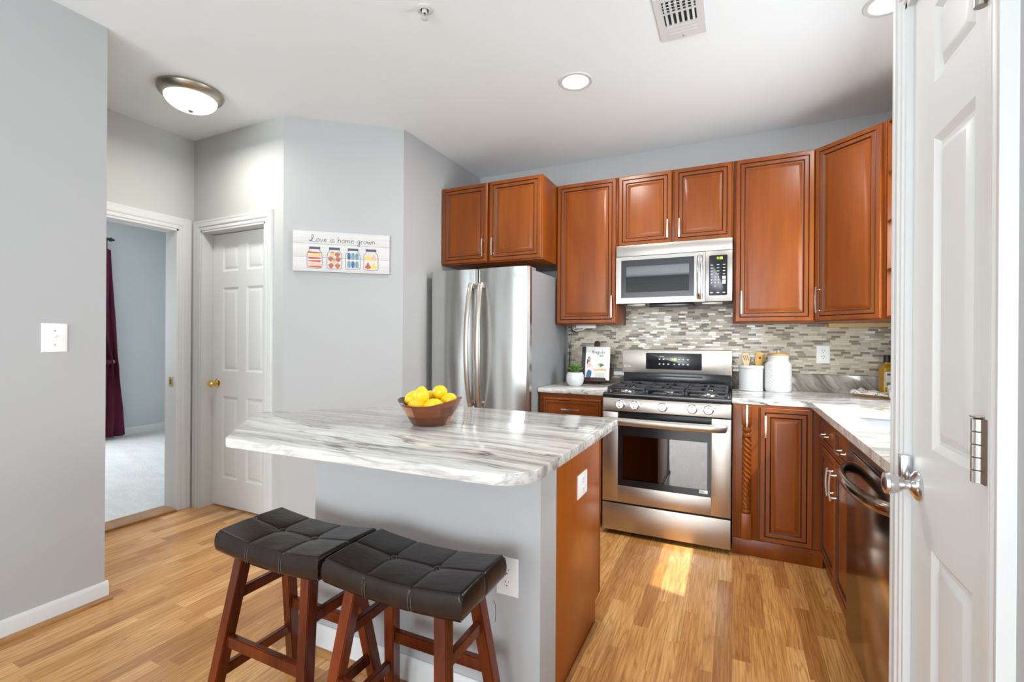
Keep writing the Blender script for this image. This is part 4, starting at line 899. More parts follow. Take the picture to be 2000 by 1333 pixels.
# backguard
mb = MB(); mb.box(RX0 + 0.010, RX1 - 0.002, 3.600, 3.68, 0.900, 1.03, M['black'], 0.004); mb.build('vent_riser', o)['label'] = 'black riser with vent slot'
mb = MB(); mb.tube([(-0.585, 3.597, 0.990), (-0.20, 3.597, 0.990)], 0.006, M['iron'], 8); mb.build('vent_slot', o)
mb = MB(); mb.box(RX0, RX1, 3.588, 3.69, 1.010, 1.184, st_, 0.005); bgd = mb.build('backguard', o)
Tb = frame((0, 3.588, 0), (1, 0, 0), (0, 0, 1), (0, -1, 0))
mb = MB(); mb.prism(rounded([(-0.592, 1.040), (-0.205, 1.040), (-0.205, 1.160), (-0.592, 1.160)], [0.008] * 4, 4), 0, 0.003, M['black'], 0.001, T=Tb); disp = mb.build('display', bgd); disp['label'] = 'black clock and keypad panel'
text_mesh('11:06', 0.026, Tb @ Matrix.Translation((-0.396, 1.115, 0.0032)), M['green7'], 'clock_digits', bgd, sx=0.75)
mb = MB()
for kx, kz in ((-0.494, 1.115), (-0.466, 1.115), (-0.358, 1.115), (-0.330, 1.115), (-0.298, 1.115), (-0.494, 1.080), (-0.466, 1.080), (-0.433, 1.080), (-0.390, 1.080), (-0.358, 1.080), (-0.330, 1.080), (-0.298, 1.080)):
    mb = MB(); mb.box(kx - 0.007, kx + 0.007, kz + 0.001, kz + 0.004, 0.003, 0.0034, M['p_grey'], T=Tb); mb.box(kx - 0.005, kx + 0.005, kz - 0.005, kz + 0.0012, 0.003, 0.0033, M['p_grey'], T=Tb); mb.build('key_label', bgd)
MB().box(-0.494, -0.462, 1.134, 1.137, 0.003, 0.0034, M['p_grey'], T=Tb).build('key_label', bgd)
logo(frame((-0.743, 3.5876, 1.058), (1, 0, 0), (0, 0, 1), (0, -1, 0)), 0.019, M['paper'], 'badge', bgd)
mb = MB(); mb.box(-0.074, -0.055, 1.040, 1.060, 0, 0.0004, M['fside'], T=Tb); mb.build('emblem', bgd)

# ------------------------------------------------------------------ microwave
o = thing('microwave', 'stainless over-the-range microwave hung below the short cabinet', 'microwave', (-0.39, 3.55, 1.51))
MX0, MX1, MY, MZ0, MZ1 = -0.7650, -0.0120, 3.352, 1.512, 1.924
mb = MB(); mb.box(MX0 + 0.003, MX1 - 0.003, MY + 0.035, MY + 0.06, MZ0 + 0.01, MZ1 - 0.09, M['rubber']); mb.box(MX0 + 0.002, MX1 - 0.002, MY + 0.05, YN - 0.03, MZ0 + 0.004, MZ1, M['fside'], 0.003)
body = mb.build('microwave_body', o)
T = frame((MX0, MY, MZ0), (1, 0, 0), (0, 0, 1), (0, -1, 0)); w, h = MX1 - MX0, MZ1 - MZ0
mb = MB(); mb.box(0, w, h - 0.079, h, -0.06, 0, M['mwsteel'], 0.003, T=T); mb.build('vent_panel', o)
mb = MB(); dwid = 0.589; fx0, fx1, fz0, fz1 = 0.036, 0.522, 0.040, h - 0.106
for a in ((0, fx0, 0, h - 0.081), (fx1, dwid, 0, h - 0.081), (fx0, fx1, 0, fz0), (fx0, fx1, fz1, h - 0.081)): mb.box(a[0], a[1], a[2], a[3], -0.032, 0, M['mwsteel'], T=T)
md = mb.build('door', o)
mb = MB(); gx0, gx1, gz0, gz1 = 0.070, 0.490, 0.078, h - 0.152
for a in ((fx0, gx0, fz0, fz1), (gx1, fx1, fz0, fz1), (gx0, gx1, fz0, gz0), (gx0, gx1, gz1, fz1)): mb.box(a[0], a[1], a[2], a[3], -0.03, -0.003, M['black'], T=T)
mb.build('window_frame', md)['label'] = 'black glass border'
mb = MB(); mb.box(gx0, gx1, gz0, gz1, -0.009, -0.005, M['mwglass'], T=T); mb.build('window_pane', md)
mb = MB(); mb.tube([(gx0, 0.140, -0.018), (gx1, 0.140, -0.018)], 0.0018, M['nickel'], 6, T=T); mb.box(gx0 + 0.001, gx1 - 0.001, gz0 + 0.001, gz1 - 0.001, -0.0245, -0.022, M['fside'], T=T); mb.build('inner_rack', md)
mb = MB(); N = 14
pts = [(0.557, 0.020 + 0.285 * i / N, 0.010 + 0.026 * (1 - (2 * i / N - 1) ** 2) ** 0.6) for i in range(N + 1)]
mb.tube(pts, 0.018, M['chrome'], 12, 1.0, 0.5, up=(0, 0, 1), T=T); mb.build('handle', md)['label'] = 'curved bright steel handle'
mb = MB(); mb.box(dwid + 0.002, w, 0, h - 0.081, -0.032, 0, M['mwsteel'], 0.002, T=T); cpm = mb.build('control_panel', o)
mb = MB(); mb.prism(rounded([(0.614, 0.038), (0.724, 0.038), (0.724, h - 0.110), (0.614, h - 0.110)], [0.008] * 4, 4), 0, 0.003, M['black'], 0.001, T=T); mb.build('keypad', cpm)['label'] = 'glossy black keypad'
text_mesh('11:05', 0.024, T @ Matrix.Translation((0.678, 0.281, 0.0032)), M['green7'], 'clock_digits', cpm, sx=0.72)
mb = MB()
for r_, z in enumerate((0.238, 0.218, 0.198, 0.178)):
    for x in (0.630, 0.668, 0.704): MB().box(x - 0.007, x + 0.007, z - 0.002, z + 0.002, 0.003, 0.0034, M['p_grey'], T=T).build('key_label', cpm)
for a in ((0.143, 0.163), (0.112, 0.138)): MB().box(0.694, 0.714, a[0], a[1], 0.003, 0.0034, M['p_grey'], T=T).build('key_label', cpm)
for x in (0.630, 0.668, 0.704): MB().box(x - 0.008, x + 0.008, 0.053, 0.059, 0.003, 0.0034, M['p_grey'], T=T).build('key_label', cpm)
for i, ch in enumerate('1234567890'):
    x = 0.630 + 0.021 * (i % 3) if i < 9 else 0.651; z = 0.160 - 0.020 * (i // 3) if i < 9 else 0.098
    text_mesh(ch, 0.012, T @ Matrix.Translation((x, z, 0.0032)), M['paper'], 'digit', cpm)
logo(T @ Matrix.Translation((0.040, 0.018, 0.0002)), 0.016, M['nickel'], 'badge', md)
mb = MB(); mb.box(-0.54, -0.25, 3.40, 3.58, 1.488, 1.515, M['black'], 0.004); mb.box(-0.70, -0.57, 3.42, 3.50, 1.499, 1.516, M['bronze'], 0.003); mb.box(-0.20, -0.07, 3.42, 3.50, 1.499, 1.516, M['bronze'], 0.003); mb.build('underside_vent', o)

# ------------------------------------------------------------------ lettering drawn with a pen
PEN = {
 'L': (0.95, [[(0.05, .30), (0, .22), (.04, .12), (.16, .10), (.34, .18), (.50, .5), (.56, .9), (.50, 1.15), (.42, 1.10), (.40, .8), (.36, .35), (.24, .08), (.12, .02), (.3, .10), (.55, .0), (.85, .02), (.98, .14)]]),
 'M': (1.05, [[(0, 0), (.12, .3), (.2, .95), (.28, .3), (.40, .2), (.58, .98), (.66, .3), (.74, .0), (.92, .08), (1.0, .18)]]),
 'T': (0.75, [[(0, .85), (.2, .95), (.5, .9), (.8, .98)], [(.42, .93), (.38, .4), (.32, .0), (.2, .05)]]),
 'o': (0.52, [[(.26, .50), (.10, .42), (.04, .2), (.14, .02), (.32, .04), (.44, .22), (.38, .44), (.24, .50)]]),
 'v': (0.46, [[(0, .5), (.08, .2), (.16, 0), (.26, .2), (.38, .52)]]),
 'e': (0.46, [[(.04, .24), (.22, .28), (.36, .36), (.30, .50), (.14, .46), (.04, .26), (.10, .04), (.26, .0), (.42, .12)]]),
 'i': (0.26, [[(.12, .5), (.12, .2), (.16, 0), (.24, .04)], [(.12, .72), (.13, .76)]]),
 's': (0.42, [[(.34, .44), (.20, .52), (.08, .42), (.16, .30), (.30, .22), (.32, .08), (.18, 0), (.04, .06)]]),
 'h': (0.52, [[(.06, 1.05), (.08, .5), (.06, 0)], [(.07, .25), (.18, .46), (.32, .48), (.38, .3), (.40, 0)]]),
 'm': (0.74, [[(.05, .5), (.06, 0)], [(.06, .3), (.16, .48), (.28, .44), (.32, .2), (.32, 0)], [(.32, .3), (.42, .48), (.56, .44), (.60, .2), (.64, .0)]]),
 'n': (0.52, [[(.05, .5), (.06, 0)], [(.06, .3), (.18, .48), (.32, .46), (.38, .2), (.42, 0)]]),
 'g': (0.52, [[(.40, .48), (.22, .52), (.06, .36), (.08, .12), (.24, .06), (.38, .3), (.40, .48), (.40, .0), (.36, -.36), (.22, -.46), (.08, -.34), (.20, -.14), (.46, .06)]]),
 'r': (0.36, [[(.05, .5), (.07, 0)], [(.07, .28), (.16, .44), (.32, .48)]]),
 'w': (0.66, [[(0, .5), (.08, .14), (.16, 0), (.26, .2), (.30, .42), (.36, .14), (.44, .0), (.54, .2), (.60, .52)]]),
 'a': (0.50, [[(.38, .46), (.20, .52), (.05, .34), (.08, .06), (.24, .02), (.36, .24), (.38, .48), (.38, .16), (.46, .0)]]),
 'l': (0.26, [[(.10, 1.0), (.10, .4), (.14, .02), (.24, .06)]]),
 'b': (0.48, [[(.06, 1.0), (.06, .3), (.08, .0), (.26, .0), (.38, .2), (.30, .44), (.08, .34)]]),
 ' ': (0.36, [])}
def smooth_pts(pts, k=3):
    P = [Vector((p[0], p[1], 0)) for p in pts]; out = []
    if len(P) < 3: return P
    for i in range(len(P) - 1):
        p0, p1, p2, p3 = P[max(0, i - 1)], P[i], P[i + 1], P[min(len(P) - 1, i + 2)]
        for j in range(k):
            t = j / k; out.append(0.5 * ((2 * p1) + (-p0 + p2) * t + (2 * p0 - 5 * p1 + 4 * p2 - p3) * t * t + (-p0 + 3 * p1 - 3 * p2 + p3) * t ** 3))
    out.append(P[-1]); return out
def pen_text(mb, txt, T, size, width, r, mat, d=0.0006):
    tot = sum(PEN[c][0] for c in txt); sx = width / tot; x = 0
    for ch in txt:
        adv, strokes = PEN[ch]
        for st in strokes:
            mb.tube([((x + p.x) * sx, p.y * size, d) for p in smooth_pts(st)], r, mat, 5, 1.0, 0.4, up=(0, 0, 1), T=T)
        x += adv
def blob(mb, pts, mat, T, d0, d1, n=4):
    P = smooth_pts(pts + [pts[0]], n)[:-1]
    mb.prism([(p.x, p.y) for p in P], d0, d1, mat, T=T)

# ------------------------------------------------------------------ wall sign
du = Vector((DB[0] - DA[0], DB[1] - DA[1], 0)).normalized(); dn = Vector((du.y, -du.x, 0))
so = Vector((-2.641, 2.188, 1.6975)); so = Vector((DA[0], DA[1], 0)) + du * ((so - Vector((DA[0], DA[1], 0))).dot(du)) + Vector((0, 0, 1.6975))
T = frame(so, du, (0, 0, 1), dn); sw, sh = 0.615, 0.267
o = thing('wall_sign', 'white wooden sign with four painted jars on the angled wall', 'sign', tuple(so))
mb = MB(); sd = 0.022
for a, b in ((0, 0.0935), (0.0947, 0.1835), (0.1847, sh)): mb.box(0, sw, a, b, 0.002, sd, M['sign'], 0.0012, T=T)
mb.box(0.004, sw - 0.004, 0.004, sh - 0.004, 0.001, sd - 0.002, M['fside'], T=T); mb.build('board', o)
mb = MB(); pen_text(mb, 'Love is home grown', T @ Matrix.Translation((0.098, 0.199, sd)), 0.040, 0.425, 0.0013, M['ink']); mb.box(sw - 0.028, sw - 0.018, 0.010, 0.0125, sd, sd + 0.0004, M['p_grey'], T=T); mb.box(sw - 0.014, sw - 0.005, 0.010, 0.0125, sd, sd + 0.0004, M['p_grey'], T=T); mb.build('lettering', o)
def jar(x, kind):
    mb = MB(); J = T @ Matrix.Translation((x, 0.021, sd)); w, h = 0.092, 0.144
    out = [(w * .5, 0), (w * .12, .002), (0, h * .10), (0, h * .62), (w * .05, h * .74), (w * .17, h * .84), (w * .17, h * .90), (w * .83, h * .90), (w * .83, h * .84), (w * .95, h * .74), (w, h * .62), (w, h * .10), (w * .88, .002)]
    mb.tube([(p.x, p.y, 0.0006) for p in smooth_pts(out + [out[0]], 4)], 0.0011, M['ink'], 5, 1, 0.4, T=J)
    mb.box(w * .13, w * .87, h * .885, h * 1.0, 0, 0.0010, M['p_lid'], 0.0004, T=J)
    e = 0.0007
    if kind == 0:
        for i, (c, fl) in enumerate((('p_red', 1), ('p_peach', 0), ('p_red', 1), ('p_red', 0), ('p_yel', 1), ('p_red', 0))):
            y = 0.012 + 0.0185 * i; a, b = (0.006, 0.012) if fl else (0.012, 0.006)
            blob(mb, [(w * .10, y - a / 2), (w * .5, y - 0.0062), (w * .90, y - b / 2), (w * .93, y), (w * .90, y + b / 2), (w * .5, y + 0.0050), (w * .10, y + a / 2), (w * .07, y)], M[c], J, 0.0, e)
    elif kind == 1:
        for i, (px_, py_, c) in enumerate(((.27, .14, 'p_red'), (.72, .14, 'p_red'), (.48, .34, 'p_peach'), (.24, .46, 'p_red'), (.76, .44, 'p_red'), (.36, .68, 'p_peach'), (.70, .66, 'p_red'))):
            X, Y = w * px_, h * py_; r = 0.0185
            blob(mb, [(X, Y - r), (X - r * .7, Y - r * .3), (X - r * .85, Y + r * .5), (X, Y + r * .75), (X + r * .85, Y + r * .5), (X + r * .7, Y - r * .3)], M[c], J, 0, e)
            blob(mb, [(X - r * .7, Y + r * .6), (X, Y + r * .45), (X + r * .7, Y + r * .6), (X + r * .2, Y + r * 1.0), (X - r * .2, Y + r * 1.0)], M['p_green'], J, 0, e + 0.0002)
    elif kind == 2:
        for i, c in enumerate(('p_teal', 'p_blue', 'p_teal', 'p_blue', 'p_teal', 'p_teal')):
            X = w * (.22 + .28 * (i % 3)); Y = h * (.24 if i < 3 else .62); a, b = 0.0105, 0.023
            blob(mb, [(X - a * .8, Y - b * .8), (X, Y - b), (X + a * .8, Y - b * .8), (X + a, Y), (X + a * .8, Y + b * .8), (X, Y + b), (X - a * .8, Y + b * .8), (X - a, Y)], M[c], J, 0, e)
    else:
        for i, c in enumerate(('p_red', 'p_yel', 'p_yel', 'p_peach')):
            X = w * (.29 + .42 * (i % 2)); Y = h * (.20 if i < 2 else .60); a, b = 0.018, 0.024
            blob(mb, [(X, Y - b * .85), (X - a * .9, Y - b * .6), (X - a, Y - b * .1), (X - a * .45, Y + b * .4), (X - a * .35, Y + b * .8), (X, Y + b), (X + a * .35, Y + b * .8), (X + a * .45, Y + b * .4), (X + a, Y - b * .1), (X + a * .9, Y - b * .6)], M[c], J, 0, e)
    mb.build('painted_jar', o, smooth=False)
for i, x in enumerate((0.088, 0.212, 0.330, 0.447)): jar(x, i)

# ------------------------------------------------------------------ ceiling fittings
o = thing('ceiling_light', 'lit alabaster dome ceiling light with a nickel rim', 'light', (-2.925, 1.700, CEIL))
mb = MB(); mb.lathe([(0.150, 0.0), (0.166, -0.006), (0.170, -0.016), (0.164, -0.030), (0.152, -0.042), (0.138, -0.052), (0.132, -0.052), (0.130, -0.040)], M['bronze'], (-2.925, 1.700, CEIL), n=64); mb.build('rim', o)
mb = MB(); R = 0.135; pr = [(R * math.cos(a), -0.050 - 0.072 * math.sin(a)) for a in [PI / 2 * k / 14 for k in range(15)]]
mb.lathe(pr, M['alabaster'], (-2.925, 1.700, CEIL), n=48); mb.build('glass_dome', o)
mb = MB(); mb.lathe([(0.012, -0.119), (0.014, -0.124), (0.008, -0.130), (0.0, -0.133)], M['bronze'], (-2.925, 1.700, CEIL), n=16); mb.build('finial', o)
l = bpy.data.lights.new('dome_bulb', 'AREA'); l.shape = 'DISK'; l.size = 0.24; l.energy = 7.5; l.color = (1.0, 0.98, 0.90); lo = bpy.data.objects.new('dome_bulb', l); COL.objects.link(lo); lo.location = (-2.925, 1.700, CEIL - 0.14)
def can(x, y, label, power):
    o = thing('recessed_light', label, 'light', (x, y, CEIL), group='recessed ceiling lights')
    mb = MB(); mb.lathe([(0.074, -0.001), (0.074, -0.004), (0.078, -0.006), (0.092, -0.005), (0.096, -0.001), (0.096, 0.0)], M['trim'], (x, y, CEIL), n=48); mb.build('trim_ring', o)
    mb = MB(); mb.lathe([(0.0735, -0.0035), (0.0735, -0.001)], M['lamp'], (x, y, CEIL), n=48); mb.build('lens', o)
    l = bpy.data.lights.new('downlight', 'AREA'); l.shape = 'DISK'; l.size = 0.14; l.energy = power; l.color = (1.0, 0.97, 0.92); lo = bpy.data.objects.new('downlight', l); COL.objects.link(lo); lo.location = (x, y, CEIL - 0.008)
can(-0.822, 2.559, 'round recessed light above the island, in front of the range', 15)
can(0.600, 2.53, 'round recessed light over the sink, cut by the pantry door', 12)
o = thing('ceiling_vent', 'white metal ceiling air vent with open louvres', 'vent', (-0.2275, 2.25, CEIL))
VX0, VX1, VY0, VY1 = -0.328, -0.127, 2.085, 2.398
mb = MB(); z = CEIL
for a in ((VX0, VX0 + 0.032, VY0, VY1), (VX1 - 0.032, VX1, VY0, VY1), (VX0 + 0.0322, VX1 - 0.0322, VY0, VY0 + 0.03), (VX0 + 0.0322, VX1 - 0.0322, VY1 - 0.115, VY1)): mb.box(a[0], a[1], a[2], a[3], z - 0.007, z + 0.001, M['trim'])
mb.box(VX0 + 0.032, VX1 - 0.032, VY1 - 0.205, VY1 - 0.198, z - 0.009, z, M['trim'], 0.001); mb.build('frame', o)
mb = MB(); mb.box(VX0 + 0.03, VX1 - 0.03, VY0 + 0.028, VY1 - 0.113, z - 0.0012, z - 0.0004, M['duct']); mb.build('duct', o)
for k in range(6):
    x = VX0 + 0.044 + k * 0.0225
    T2 = Matrix.Translation((x, (VY0 + 0.03 + VY1 - 0.116) / 2, z - 0.007)) @ Matrix.Rotation(0.65, 4, 'Y')
    MB().box(-0.0012, 0.0012, -(VY1 - VY0 - 0.148) / 2, (VY1 - VY0 - 0.148) / 2, -0.007, 0.006, M['trim'], T=T2).build('louvre', o)
for k in range(4): MB().box(VX0 + 0.032, VX1 - 0.032, VY0 + 0.035 + k * 0.020, VY0 + 0.0375 + k * 0.020, z - 0.0155, z - 0.0135, M['trim']).build('crossbar', o)
mb = MB(); mb.tube([(-0.2275, VY1 - 0.02, z - 0.006), (-0.2275, VY1 - 0.02, z - 0.0095)], 0.004, M['fside'], 10); mb.build('screw', o)
for k in range(3): MB().box(VX0 + 0.036, VX1 - 0.036, VY1 - 0.100 + k * 0.024, VY1 - 0.096 + k * 0.024, z - 0.0085, z - 0.0065, M['trim'], 0.0006).build('rib', o)
o = thing('fire_sprinkler', 'small pendant fire sprinkler on the ceiling above the island', 'sprinkler', (-1.255, 1.720, CEIL))
mb = MB(); sx, sy = -1.255, 1.720; mb.lathe([(0.038, 0), (0.037, -0.003), (0.026, -0.008), (0.020, -0.008), (0.018, 0)], M['trim'], (sx, sy, CEIL), n=32); mb.build('escutcheon', o)
mb = MB(); mb.lathe([(0.012, 0), (0.012, -0.014), (0.008, -0.018)], M['trim'], (sx, sy, CEIL), n=16)
for s in (-1, 1): mb.tube([(sx + s * 0.009, sy, CEIL - 0.014), (sx + s * 0.011, sy, CEIL - 0.026), (sx + s * 0.003, sy, CEIL - 0.040)], 0.002, M['trim'], 8)
mb.build('sprinkler_frame', o)
mb = MB(); mb.tube([(sx, sy, CEIL - 0.018), (sx, sy, CEIL - 0.038)], 0.0022, M['p_red'], 8); mb.ball((sx, sy, CEIL - 0.017), 0.005, M['ink'], n=10); mb.build('glass_bulb', o)
mb = MB(); mb.lathe([(0.017, -0.040), (0.018, -0.042), (0.004, -0.043), (0.0, -0.045)], M['trim'], (sx, sy, CEIL), n=24); mb.build('deflector', o)

# ------------------------------------------------------------------ bedroom curtain
o = thing('curtain', 'burgundy tab-top curtain tied back in the bedroom', 'curtain', (-6.90, 2.9, 0.03))
mb = MB(); vs = []; fs = []; NS, NZ = 80, 60
def lerp_tab(z, tab):
    for (z0, v0), (z1, v1) in zip(tab, tab[1:]):
        if z <= z1: return v0 + (v1 - v0) * (z - z0) / (z1 - z0)
    return tab[-1][1]
RT = [(0.03, 3.262), (0.35, 3.250), (0.70, 3.205), (0.95, 3.165), (1.15, 3.155), (1.64, 3.130), (2.36, 3.110)]
LT = [(0.03, 2.66), (0.5, 2.74), (0.92, 2.86), (1.05, 2.82), (1.5, 2.55), (2.36, 2.40)]
for j in range(NZ + 1):
    z = 0.03 + 2.30 * j / NZ; yl, yr = lerp_tab(z, LT), lerp_tab(z, RT); tie = math.exp(-((z - 0.93) / 0.16) ** 2)
    for i in range(NS + 1):
        s = i / NS; y = yl + (yr - yl) * s + 0.012 * math.sin(s * 37) * (1 - tie)
        x = -6.905 + (0.030 + 0.012 * tie) * math.sin(s * 30 + 1.2 * (1 - z / 2.3) * s * 6) + 0.02 * tie * math.sin(s * PI)
        vs.append((x, y, z))
for j in range(NZ):
    for i in range(NS): fs.append((j * (NS + 1) + i, j * (NS + 1) + i + 1, (j + 1) * (NS + 1) + i + 1, (j + 1) * (NS + 1) + i))
nv = len(vs); vs += [(x - 0.004, y, z) for x, y, z in vs]; fs += [tuple(i + nv for i in f[::-1]) for f in fs]
mb.add(vs, fs, M['velvet']); mb.build('cloth', o, angle=80)
for y in (2.45, 2.67, 2.86, 3.03): MB().box(-6.922, -6.888, y - 0.018, y + 0.018, 2.31, 2.468, M['velvet'], 0.004).build('tab', o)
MB().tube([(-6.865, 2.84, 0.95), (-6.855, 2.95, 0.945), (-6.87, 3.08, 0.955)], 0.030, M['velvet'], 10, 0.5, 1.0).build('tieback', o)
o = thing('curtain_rod', 'black curtain rod with a turned finial above the burgundy curtain', 'curtain rod', (-6.905, 2.0, 2.452))
MB().tube([(-6.905, 0.9, 2.452), (-6.905, 3.03, 2.452)], 0.011, M['rubber'], 12).build('pole', o)
MB().lathe([(0.011, 0), (0.018, 0.006), (0.012, 0.012), (0.020, 0.024), (0.012, 0.036), (0.026, 0.052), (0.026, 0.062), (0.012, 0.074), (0.016, 0.084), (0.0, 0.104)], M['rubber'], (-6.905, 3.03, 2.452), 'y', 20).build('finial', o)
MB().box(-7.02, -6.895, 2.93, 2.95, 2.435, 2.470, M['rubber'], 0.003).build('bracket', o)
mb = MB(); mb.lathe([(0.012, 0), (0.012, 0.11), (0.024, 0.116), (0.027, 0.13), (0.020, 0.145), (0, 0.15)], M['fside'], (XB, 3.105, 0.955), 'x', 20)
tag(mb.build('tieback_holder'), 'dark metal knob holding back the burgundy curtain', 'curtain hook')

# ------------------------------------------------------------------ fruit bowl and lemons
bxc, byc = -1.079, 1.533
o = thing('fruit_bowl', 'wavy-rimmed acacia wood bowl holding lemons on the island', 'bowl', (bxc, byc, CT))
rt = Vector((math.cos(YAW), math.sin(YAW))); 
def bowl_mesh():
    mb = MB(); n = 72; vs = []; fs = []
    prof = [(0.0, 0.0), (0.066, 0.0), (0.072, 0.004), (0.088, 0.030), (0.104, 0.060), (0.1205, 1.0), (0.1185, 1.02), (0.1150, 1.0), (0.098, 0.062), (0.082, 0.034), (0.062, 0.012), (0.0, 0.010)]
    for j, (r, z) in enumerate(prof):
        for i in range(n):
            a = 2 * PI * i / n; rim = 0.092 + 0.011 * math.cos(2 * a + 0.35) + 0.004 * math.cos(a)
            rr = r * (1 + 0.05 * math.cos(2 * a)) if j in (5, 6, 7) else r
            zz = rim * z if z > 0.5 else z
            q = a + YAW; vs.append((bxc + rr * math.cos(q), byc + rr * math.sin(q), CT + zz))
    for j in range(len(prof) - 1):
        for i in range(n): k = (i + 1) % n; fs.append((j * n + i, j * n + k, (j + 1) * n + k, (j + 1) * n + i))
    mb.add(vs, fs, M['acacia']); return mb
bowl_mesh().build('bowl_shell', o, angle=60)
def lemon_mesh():
    mb = MB(); L = 0.037; pr = []
    for k in range(25):
        t = -1 + 2 * k / 24; z = L * t; r = 0.0285 * math.sqrt(max(0, 1 - abs(t) ** 2.3)); 
        if abs(t) > 0.86: r = max(0.0, r * 0.55 + 0.004 * (1 - abs(t)) / 0.14)
        pr.append((r, z + 0.004 * (1 if t > .9 else -1 if t < -.9 else 0)))
    mb.lathe(pr, M['lemon'], n=28); return mb
lem = None
LS = [(-0.028, -0.035, 0.112, (0.10, 0.15), 'lemon standing on end at the front middle of the bowl'),
      (0.033, 0.020, 0.122, (1.35, 0.5), 'topmost lemon, right of centre in the bowl'),
      (-0.072, 0.020, 0.098, (1.2, 2.4), 'lemon at the back left, under the left rim'),
      (0.022, -0.060, 0.079, (1.45, 1.45), 'lemon lying sideways along the front rim of the bowl'),
      (0.072, -0.006, 0.094, (1.2, 0.9), 'rightmost lemon against the high rim of the bowl'),
      (-0.048, -0.040, 0.074, (1.3, 1.2), 'low lemon at the front left of the bowl'),
      (-0.010, 0.060, 0.097, (1.5, 0.2), 'lemon at the back, behind the upright one'),
      (0.038, 0.004, 0.062, (1.5, 2.0), 'lower lemon beneath the topmost one')]
for i, (uu, vv, zz, (tx, tz), lab) in enumerate(LS):
    if lem is None: lem = lemon_mesh().build('lemon'); ob = lem
    else: ob = lem.copy(); COL.objects.link(ob)
    tag(ob, lab, 'lemon', 'lemons in the wooden bowl')
    ob.location = (bxc + uu * math.cos(YAW) - vv * math.sin(YAW), byc + uu * math.sin(YAW) + vv * math.cos(YAW), CT + zz); ob.rotation_euler = (tx, 0, tz + YAW)

# ------------------------------------------------------------------ things on the counters
sx, sy = -1.060, 3.335
o = thing('potted_succulent', 'green succulent in a white round pot beside the cookbook', 'plant', (sx, sy, CT))
mb = MB(); mb.lathe([(0.0, 0), (0.042, 0), (0.050, 0.006), (0.062, 0.030), (0.066, 0.055), (0.062, 0.082), (0.055, 0.100), (0.050, 0.100), (0.050, 0.088), (0, 0.088)], M['ceramic'], (sx, sy, CT), n=40); mb.build('pot', o)
mb = MB()
for ring, (cnt, L, tilt, z) in enumerate(((9, 0.070, 1.05, 0.10), (9, 0.060, 0.75, 0.11), (7, 0.048, 0.45, 0.118), (5, 0.034, 0.2, 0.122))):
    for k in range(cnt):
        a = 2 * PI * k / cnt + ring * 0.4; T2 = Matrix.Translation((sx, sy, CT + z)) @ Matrix.Rotation(a, 4, 'Z') @ Matrix.Rotation(tilt, 4, 'Y')
        mb.ball((0, 0, L * 0.5), 0.5, M['leaf'], (0.010, 0.026, L), 10, T=T2)
mb.lathe([(0.03, 0.086), (0.02, 0.11), (0.01, 0.125)], M['leaf'], (sx, sy, CT), n=12)
mb.build('leaves', o)
# cookbook stand and cookbook
Tk = frame((-0.965, 3.545, CT + 0.028), (math.cos(0.10), math.sin(0.10), 0), (0, 0.26, 0.97), (math.sin(0.10), -0.97, 0.26))
v = Vector((0, 0.26, 0.966)); u = Vector((math.cos(0.10), math.sin(0.10), 0)).normalized(); n = u.cross(v).normalized(); v = n.cross(u).normalized()
Tk = frame((-0.965, 3.545, CT + 0.030), u, v, n)
o = thing('cookbook_stand', 'dark wooden paddle-shaped stand holding up the cookbook', 'stand', (-0.965, 3.56, CT))
mb = MB(); mb.box(-0.090, 0.090, -0.016, 0.225, -0.014, 0.0, M['walnut'], 0.003, T=Tk); mb.prism(rounded([(-0.020, 0.222), (0.020, 0.222), (0.024, 0.315), (-0.024, 0.315)], [0, 0, 0.022, 0.022], 6), -0.014, 0.0, M['walnut'], 0.003, T=Tk); mb.build('back_board', o)
mb = MB(); mb.box(-0.085, 0.085, -0.020, -0.004, -0.010, 0.060, M['walnut'], 0.003, T=Tk); mb.box(-0.085, 0.085, -0.005, 0.010, 0.050, 0.060, M['walnut'], 0.003, T=Tk); mb.build('ledge', o)
mb = MB(); mb.box(-0.04, 0.04, 3.60, 3.612, 0, 0.0, M['walnut']) if False else None
mb = MB(); mb.prism([(3.540, CT + 0.0), (3.655, CT + 0.0), (3.655, CT + 0.012), (3.610, CT + 0.16), (3.598, CT + 0.16), (3.630, CT + 0.012), (3.540, CT + 0.010)], -0.02, 0.02, M['walnut'], T=frame((-0.965, 0, 0), (0, 1, 0), (0, 0, 1), (1, 0, 0))); mb.build('rear_leg', o)
o = thing('cookbook', 'white cookbook with a black spine propped on its stand', 'book', (-0.965, 3.52, CT + 0.03))
bw, bh, bt = 0.212, 0.258, 0.034; Tq = Tk @ Matrix.Translation((-bw / 2, -0.002, 0.003))
mb = MB(); mb.box(0.004, bw - 0.004, 0.004, bh - 0.004, 0.003, bt - 0.003, M['paper'], T=Tq); mb.build('pages', o)
mb = MB(); mb.box(0, bw, 0, bh, bt - 0.003, bt, M['paper'], 0.001, T=Tq); mb.box(0, bw, 0, bh, 0, 0.003, M['paper'], 0.001, T=Tq); mb.build('cover', o)
cov = bpy.data.objects['cover']
mb = MB(); mb.box(-0.001, 0.030, -0.0005, bh + 0.0005, -0.0005, bt + 0.0008, M['ink'], 0.001, T=Tq); mb.build('spine', o)['label'] = 'black cloth spine'
Tz = Tq @ Matrix.Translation((0, 0, bt))
